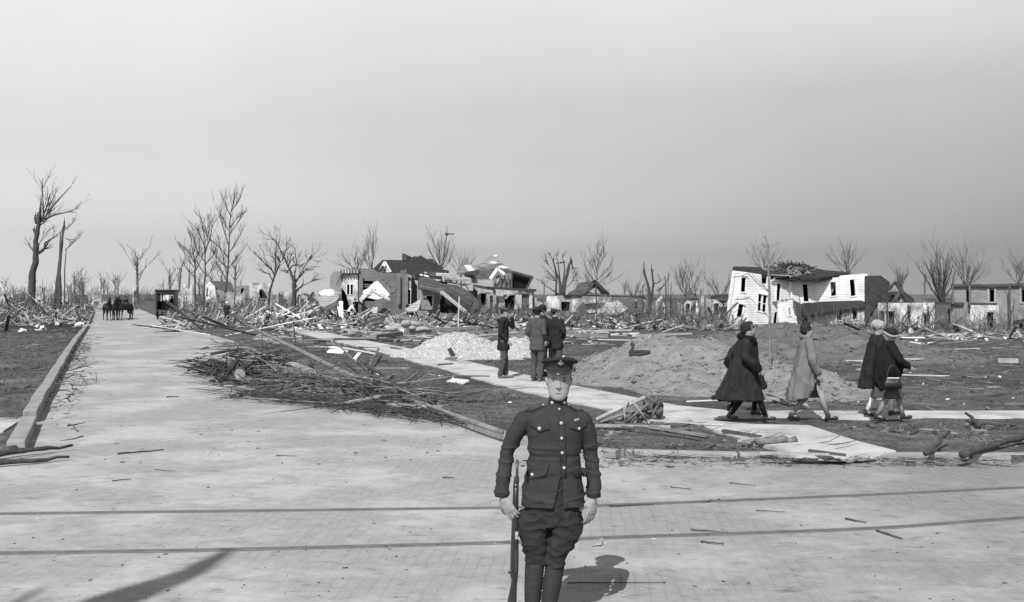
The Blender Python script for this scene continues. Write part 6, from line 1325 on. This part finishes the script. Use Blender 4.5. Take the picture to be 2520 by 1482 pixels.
boards('boards on the left lots','in the wreckage left of the street',(-40,200),(60,140),22,(2,6),.5,.4,8)
boards('boards on the right-hand grass','flat on the grass behind the walking women',(1920,2450),(22,44),16,(.8,2.5),.0,.03,9)
boards('boards on the verge','flat on the grass verge by the brush pile',(760,1350),(19,40),14,(.5,1.4),.0,.03,10)
# ---- traced single pieces: (label, kind, material, (x0,y0,lift0),(x1,y1,lift1), width)
def piece(name,label,cat,m,a,b,w_,th=None,rnd_=False,z=.12,seg=1):
    A_=G(a[0],a[1],z); B_=G(b[0],b[1],z); A_.z+=a[2]; B_.z+=b[2]; mb=MB()
    if rnd_:
        r=random.Random(int(a[0]*7+b[1])); n=6; wv=.08 if 'log' in name else .25; pts=[A_.lerp(B_,i/n)+V((r.gauss(0,w_*wv),r.gauss(0,w_*wv),r.gauss(0,w_*.15) if 0<i<n else 0)) for i in range(n+1)]; mb.tube(pts,[w_/2*(1-(1-rnd_)*i/n)*r.uniform(.9,1.1) for i in range(n+1)],9); o=mb.build(name,m,None,True)
    else: mb.beam(A_,B_,w_,th or w_*.4); o=mb.build(name,m)
    return tag(o,label,cat)
H=0.
piece('fallen_log','long leaning fallen tree trunk running down into the roadside brush pile','log','pale_bark',(600,886,1.15),(895,952,.10),.07,rnd_=2.1)
piece('fallen_log','pale stripped log along the kerb at the lower end of the brush pile','log','wood',(985,985,.08),(1235,1072,.05),.085,rnd_=.8)
piece('fallen_log','long pale squared timber lying on the kerb right of the brush pile','timber','sack',(955,1002,.05),(1090,1010,.05),.10,.06)
piece('squared_timber','heavy white post slanting on the ground at the far side of the street','timber','pale_wood',(517,800,.15),(580,785,.6),.35,.3)
piece('squared_timber','dark squared timber end lying beyond the sidewalk left of the gravel heap','timber','wood',(918,838,.1),(985,828,.1),.30,.3)
piece('squared_timber','very long pale plank lying behind the gravel heap','timber','pale_wood',(990,822,.15),(1180,812,.15),.22,.2)
piece('squared_timber','long dark plank lying above the gravel heap behind the men','timber','wood',(1250,828,.1),(1500,832,.1),.26,.2)
piece('board','pale curved plank lying behind the earth mound','board','pale_wood',(1560,832,.1),(1700,826,.1),.2)
piece('board','white wide board lying on the verge above the brush pile','board','white_paint',(817,855,.02),(846,866,.02),.30,.04)
piece('board','long pale slat lying beside the white wide board','board','pale_wood',(834,856,.03),(925,873,.03),.10,.04)
piece('board','short bright board standing off the verge below the sidewalk','board','white_paint',(873,885,.02),(885,878,.12),.12,.04)
piece('board','pale stake lying on the dirt right of the men','board','white_paint',(1455,900,.1),(1487,892,.12),.09,.05)
piece('pipe','thin dark pole lying on the mound slope behind the soldier','pole','dark_wood',(1415,930,.1),(1475,865,.35),.045,rnd_=.8)
piece('board','long dark pole lying at the foot of the mound above the canvas bundle','pole','dark_wood',(1500,943,.1),(1575,955,.1),.06,rnd_=.8)
piece('board','thin white lath lying on the mound foot left of the fur collared woman','board','white_paint',(1690,992,.03),(1775,988,.03),.04,.02)
piece('stake','dark stake standing on the verge above the brush pile','stake','dark_wood',(728,861,0),(722,861,1.05),.08)
piece('stake','thin dark rod standing upright in the brush pile','stake','dark_wood',(646,915,0),(644,915,1.35),.035)
piece('stake','slanting dark stick leaning over the middle of the brush pile','stick','dark_wood',(770,905,0),(742,905,.9),.05,rnd_=.7)
piece('stake','short dark stick standing in the right half of the brush pile','stick','dark_wood',(800,908,0),(792,908,.55),.05)
piece('post','pale upright post beyond the gravel heap','post','pale_wood',(1127,815,0),(1130,812,2.1),.07,.07)
piece('post','tall grey post standing before the clapboard house wall','post','wood',(963,787,0),(963,787,1.75),.38,.3)
piece('board','dark beam lying in the grass behind the woman in the pale coat','timber','dark_wood',(2008,958,.05),(2052,968,.05),.11,.09)
piece('board','dark slat lying left of the woman in the pale coat','board','dark_wood',(1882,975,.05),(1945,1000,.05),.06,.04)
piece('board','pale slat lying under the thin sapling','board','pale_wood',(1890,985,.05),(1985,1003,.05),.06,.04)
piece('board','dark short board lying across the pale slat under the sapling','board','wood',(1925,972,.05),(1950,990,.1),.08,.06)
for i,(a,b,w_,m,lab) in enumerate((
 ((1465,1052),(1650,1055),.09,'wood','thick weathered beam lying below the canvas bundle'),
 ((1530,1058),(1722,1085),.05,'dark_wood','long pointed dark stave below the weathered beam'),
 ((1600,1062),(1742,1078),.09,'wood','grey stave lying beside the pointed dark stave'),
 ((1560,1056),(1700,1070),.07,'dark_wood','thin stave between beam and pointed stave'),
 ((1780,1068),(1870,1080),.09,'wood','slim pole lying right of the staves on the corner plot'),
 ((1820,1098),(1925,1076),.07,'pale_wood','pale split rail lying left of the sawn log'),
 ((1870,1120),(2040,1124),.06,'wood','thin slat lying in the gutter by the crossing walk'),
 ((1990,1118),(2080,1126),.07,'dark_wood','dark slat lying at the end of the crossing walk'),
 ((1600,1045),(1800,1052),.05,'wood','long thin slat above the staves'),)):
    piece('board',lab,'board',m,(a[0],a[1],.03+.02*(i%3)),(b[0],b[1],.03),w_)
piece('sawn_log','short thick sawn log lying on the corner plot','log','pale_bark',(1862,1098,.06),(1958,1090,.05),.10,rnd_=1.)
piece('fallen_limb','long curved dark limb lying on the lawn at the right edge','branch','bark',(2372,1128,.05),(2530,1088,.08),.095,rnd_=.8)
piece('fallen_limb','short dark crooked limb sticking up from the right-hand lawn','branch','bark',(2278,1122,.03),(2340,1098,.2),.075,rnd_=.5)
piece('fallen_limb','crooked dark branch lying on the edge of the right sidewalk','branch','bark',(2410,1055,.05),(2378,1035,.12),.08,rnd_=.5)
piece('fallen_limb','dark twig crossing the sidewalk edge at the right','branch','bark',(2395,1048,.05),(2500,1052,.03),.05,rnd_=.5)
piece('fallen_limb','upper dark branch lying across the left kerb end','branch','bark',(-20,1130,.06),(172,1105,.05),.09,rnd_=.4,z=.02)
piece('fallen_limb','lower dark branch lying on the paving at the left edge','branch','bark',(-20,1148,.04),(172,1130,.03),.08,rnd_=.4,z=.02)
piece('fallen_limb','thin dark branch lying over the left kerb end near the picture edge','branch','bark',(-20,1138,.08),(125,1112,.05),.07,rnd_=.4,z=.02)
for (a,b,w_,lab) in (((290,1118),(403,1108),.05,'dark ragged twig lying alone in the street'),((380,1157),(430,1161),.02,'pale thin stick in the street near the ragged twig'),((410,978),(442,976),.06,'small dark twig far up the street left of the brush pile'),
 ((1090,1176),(1118,1178),.03,'short dark chip on the paving left of the soldier'),((680,1122),(730,1124),.025,'faint thin twig in the middle of the street'),((275,1185),(325,1181),.03,'small dark twig above the tram rails at the left'),
 ((1730,1236),(1772,1231),.05,'dark twig lying on the far tram rail'),((1500,1247),(1610,1243),.035,'long dark twig lying along the far tram rail right of the soldier'),((1700,1305),(1790,1312),.03,'long thin twig between the rails right of the soldier'),
 ((1725,1335),(1782,1342),.03,'dark twig below the near rail'),((1795,1190),(1860,1197),.025,'thin twig on the paving beyond the far rail'),((2160,1308),(2222,1328),.05,'dark twig below the near rail at the right'),
 ((2080,1278),(2130,1288),.04,'dark twig above the near rail at the right'),((1395,1438),(1635,1436),.022,'long thin stick lying across the soldier’s shadow'),((1472,1150),(1500,1152),.03,'small twig by the kerb right of the soldier'),((1860,1258),(1932,1262),.02,'thin straight stick between the rails'),
 ((1650,1200),(1700,1206),.025,'small curved twig near the kerb right of the soldier')):
    piece('twig',lab.replace('’',"'"),'twig','dark_wood',(a[0],a[1],.008),(b[0],b[1],.01),w_*.5,rnd_=.5,z=0.005)
mb=MB(); c=G(1472,1343,0); mb.v+=[c+V((-.06,-.05,.01)),c+V((.03,-.02,.015)),c+V((.05,.10,.05)),c+V((-.01,.08,.02))]; mb.f=[[0,1,2,3]]; o=mb.build('paper_scrap','sack'); tag(o,'bent pale scrap of card lying on the paving right of the soldier','scrap'); s_=o.modifiers.new('s','SOLIDIFY'); s_.thickness=.003
# brush pile by the road
def pile(label,c0,c1,halfw,n,ln,amp,seed,r0,m='twig'):
    r=random.Random(seed); A_=G(*c0,.05); B_=G(*c1,.05); ax=(B_-A_); axn=ax.normalized(); side=V((-axn.y,axn.x,0)); mb=MB()
    for i in range(n):
        t=r.betavariate(1.4,1.4); s=r.gauss(0,halfw*.45); p=A_+ax*t+side*s; p.z=.06+r.random()*amp*(1-min(1,abs(s)/halfw))*(.5+.5*math.sin(t*9+1)**2)
        a=r.gauss(0,.35)*(1 if r.random()<.75 else 4); dd=(axn*math.cos(a)+side*math.sin(a)+V((0,0,r.gauss(0,.12)))).normalized()*r.choice([-1,1]); l=ln*r.uniform(.3,1)
        q=p+dd*l*.5+V((r.gauss(0,.05),r.gauss(0,.05),r.gauss(0,.03)))*l; e=p+dd*l+V((r.gauss(0,.1),r.gauss(0,.1),r.gauss(0,.05)))*l; q.z=max(q.z,.05); e.z=max(e.z,.03); k=r0*r.uniform(.4,1.8); mb.tube([p,q,e],[k,k*.8,k*.3],5)
    tag(mb.build('brushwood',m),label,'brushwood',kind='stuff')
pile('twigs and brush heaped along the right edge of the street',(540,925),(1120,1015),.95,600,1.5,.45,1,.010)
pile('thicker sticks coloured as sunlit tangled through the roadside brush pile',(620,930),(1080,1005),.8,190,2.3,.55,11,.016,'pale_bark')  # pale bark puts sunlight into the colour of these sticks
pile('sticks coloured shade-dark at the heart of the roadside brush pile',(600,930),(1060,1000),.6,300,1.4,.35,12,.014,'bark')  # dark base layer, shadow between the branches put into its colour
pile('darker twigs matted along the gutter below the brush pile',(560,965),(1150,1040),.4,380,1.5,.14,2,.007,'bark')
pile('fine twigs around the sawn stump end of the brush pile',(470,925),(700,905),.55,650,.9,.75,3,.010,'bark')
pile('twigs strewn on the corner plot below the canvas bundle',(1480,1050),(2000,1110),.45,300,.9,.07,4,.006)
pile('twigs and chips in the gutter of the cross street',(1480,1128),(2500,1138),.14,240,.4,.04,5,.005)
pile('twigs lying along the upper verge beside the street',(560,845),(700,880),1.6,160,2.2,.2,6,.010)
pile('leafy litter and twigs in the left gutter',(212,830),(110,1090),.6,260,.8,.08,7,.009)
for i,(a,b,w_,l1,l2) in enumerate((((690,955),(900,985),.07,.15,.1),((760,960),(990,978),.06,.3,.05),((820,900),(1000,1010),.05,.75,.05),((830,980),(1080,1015),.08,.1,.05),((900,930),(985,962),.10,.35,.1),((560,940),(760,965),.07,.1,.2),((960,968),(1040,935),.07,.05,.25),((520,895),(600,885),.10,.3,.35),((590,905),(690,912),.12,.3,.2),((640,905),(760,925),.10,.2,.1),((880,945),(1005,1012),.05,.5,.05),((600,985),(850,1000),.04,.05,.05),((930,880),(900,945),.07,.3,.2))):
    piece('branch',['long pale','thin bowed','steeply slanting','straight grey','thick short','low smooth','forked','dark broken','thick rough','middle grey','thin stripped','lowest thin','upright leaning'][i]+' branch in the roadside brush pile','branch','pale_bark' if i%3!=1 else 'bark',(a[0],a[1],l1),(b[0],b[1],l2),w_,rnd_=.6,z=.05)
st=thing('stump_log',G(590,942,.05),'dark uprooted stump with a pale sawn end facing the road in the brush pile','stump')
c=G(590,944,.05)+V((0,0,.22)); mb=MB(); mb.tube([c,c+V((-.12,.45,0)),c+V((-.3,.9,.03))],[.15,.19,.24],16); mb.build('bark','bark',st,True); mb=MB(); mb.tube([c+V((.004,-.014,0)),c+V((0,0.004,0))],[.125,.125],20); mb.build('sawn_end','sack',st)
r=random.Random(77)
mb=MB()
for k in range(60):
    o_=c+V((r.uniform(-.75,.25),r.uniform(0,.6),r.uniform(-.2,.12))); a=r.uniform(0,6.28); l=r.uniform(.15,.5); e=r.gauss(.15,.5); d_=V((math.cos(a)*math.cos(e),math.sin(a)*.5,math.sin(e)))*l
    e1=o_+d_*.5+V((r.gauss(0,.03),0,r.gauss(0,.03))); e2=o_+d_+V((r.gauss(0,.05),0,r.gauss(0,.05))); e1.z=max(e1.z,.1); e2.z=max(e2.z,.08); o_.z=max(o_.z,.08)
    k_=r.uniform(.012,.045); mb.tube([o_,e1,e2],[k_,k_*.8,k_*.35],6)
mb.build('roots','dark_wood',st,True)
scraps('white torn paper and rag caught around the uprooted stump',(520,640),(23.5,26),12,.09,15,amp=.0)
# charred frame on the mound
sf=thing('scrap_metal',W(1575,868,24.6),'small black bent metal frame lying on top of the pale earth mound','scrap metal')
q=lambda x,y:W(x,y,24.3); mb=MB(); mb.tube([q(1553,845),q(1558,855),q(1550,868),q(1552,874)],.035,6); mb.tube([q(1550,872),q(1575,872),q(1600,866)],.045,6); mb.tube([q(1557,866),q(1580,864),q(1600,866)],.03,6); mb.tube([q(1553,845),q(1562,850)],.03,6); mb.build('frame','rust',sf)
# canvas bundle with drum
cb=thing('canvas_bundle',G(1560,1040,.1),'collapsed bundle of crumpled canvas and poles beside the sidewalk','canvas bundle')
dc=G(1555,1035,.1).y; q=lambda x,y,dy=0:W(x,y,dc+dy)
mb=MB(); r=random.Random(3); nx,nz=26,10
for j in range(nz+1):
    for i in range(nx+1):
        u=i/nx; v=j/nz; x=1470+150*u; yt=1035-55*min(1,u*1.35)**.8; y=1042+(yt-1042)*v; p=q(x,y,-.35+.5*v); p+=V((0,.10*math.sin(u*38+v*3)+.08*noise.noise(V((u*8,v*5,1))),.03*noise.noise(V((u*9,v*6,7))))); mb.v.append(p)
for j in range(nz):
    for i in range(nx): k=j*(nx+1)+i; mb.f.append([k,k+1,k+nx+2,k+nx+1])
o=mb.build('canvas','canvas',cb,True); s_=o.modifiers.new('s','SOLIDIFY'); s_.thickness=.012
for a,b,w_ in (((1468,1033),(1588,978),.035),((1475,1040),(1560,1012),.02),((1540,1040),(1600,990),.022),((1590,976),(1625,1000),.025),((1555,985),(1590,1035),.02),((1600,1035),(1625,985),.02)):
    mb=MB(); mb.tube([q(*a,-.4),q((a[0]+b[0])/2,(a[1]+b[1])/2-1,-.42),q(*b,-.35)],w_,8); mb.build('pole','wood',cb,True)
mb=MB(); c=q(1612,1004,.0); mb.tube([c+V((-.12,.0,-.02)),c+V((-.08,0,0)),c+V((.05,0,0)),c+V((.12,0,.0))],[.12,.17,.18,.14],16); mb.build('drum','canvas',cb,True)
mb=MB(); mb.tube([c+V((-.02,.18*math.cos(a),.18*math.sin(a))) for a in [i*math.pi/8 for i in range(17)]],.016,6); mb.build('drum_band','rust',cb,True)
mb=MB(); 
for i in range(26): p=q(r.uniform(1580,1632),r.uniform(975,1040),r.uniform(-.3,.1)); mb.ell(p,(r.uniform(.03,.07),r.uniform(.02,.05),r.uniform(.02,.05)),7,5)
tag(mb.build('torn_strips','canvas',cb),kind='stuff')
mb=MB(); mb.tube([q(1540,1040,-.5),q(1536,1010,-.5),q(1545,985,-.45)],.022,6,True,2.); mb.build('strap','sack',cb,True)
# sacks beyond the sidewalk
r=random.Random(8)
for i,(x,y,k) in enumerate(((968,816,.42),(982,812,.40),(996,815,.45),(975,806,.38),(1012,812,.42),(1003,800,.5),(1022,803,.42),(1035,815,.4),(990,818,.35),(1050,817,.36))):
    mb=MB(); p=G(x,822,.1); p.z=max(p.z,p.z+(818-y)*p.y/F)+.2; mb.ell(p,(k*1.2,k*.7,k*.42),12,8,Matrix.Rotation(r.uniform(0,3),3,'Z')@Matrix.Rotation(r.uniform(-.2,.2),3,'Y'))
    for j in range(len(mb.v)): mb.v[j]+=V((1,1,1))*noise.noise(mb.v[j]*3)*.05
    tag(mb.build('sack','sack',None,True),'rounded pale sack in the low pile beyond the sidewalk, left of the gravel heap','sack','pile of pale sacks')
for (x,y,s,lab) in ((1110,868,.11,'dark block of wood stuck in the white gravel heap'),):
    p=G(1110,885,.1); mb=MB(); mb.box(W(1112,869,33.2),(.13,.10,.36),Matrix.Rotation(-.5,3,'Y')); tag(mb.build('wood_block','dark_wood'),lab,'block')
p=W(2478,1175,1); 
o=piece('pale_block','long pale blurred block lying in the grass at the right edge','block','sack',(2455,892,.06),(2505,893,.06),.2,.14)

# where members of a small family can be told apart only by place, say which one
fam={}
for o in COL.objects:
    if o.parent is None and o.get('label') and o.get('group'): fam.setdefault((o['label'],o['group']),[]).append(o)
ORD='leftmost,second from the left,third from the left,fourth from the left,fifth from the left,sixth from the left,seventh from the left,eighth from the left,ninth from the left,tenth from the left'.split(',')
for (lb_,g_),os_ in fam.items():
    if 1<len(os_)<=10 and ('tilted' in lb_ or 'sack' in lb_):
        os_.sort(key=lambda o:o.location.x/o.location.y)
        for i,o in enumerate(os_):
            w=(ORD[i]+' '+lb_).split(); o['label']=' '.join(w) if len(w)<=16 else ' '.join(w[:16])

# grit, chips and clods lying on the paving
def grit(label,xr,yr,n,s0,s1,m,seed,bias=1.):
    r=random.Random(seed); mb=MB()
    for i in range(n):
        x=r.uniform(*xr); y=yr[0]+(yr[1]-yr[0])*r.random()**bias; p=G(x,y,0.005)
        k=s0+(s1-s0)*r.random()**4; R_=Matrix.Rotation(r.uniform(0,6.28),3,'Z'); mb.box(p,(k*r.uniform(1,4),k,k*.4),R_)
    tag(mb.build('grit',m),label,'grit',kind='stuff')
grit('dark grit and bark chips lying over the brick paving',(-30,2550),(1145,1500),420,.003,.013,'twig',1)
grit('pale plaster crumbs lying over the brick paving',(-30,2550),(1145,1500),300,.003,.012,'plaster',2)
grit('dark litter washed along the gutter of the cross street',(1250,2550),(1128,1150),700,.005,.035,'litter',3)
grit('bits of bark strewn up the side street',(240,1150),(850,1145),260,.006,.025,'twig',4)
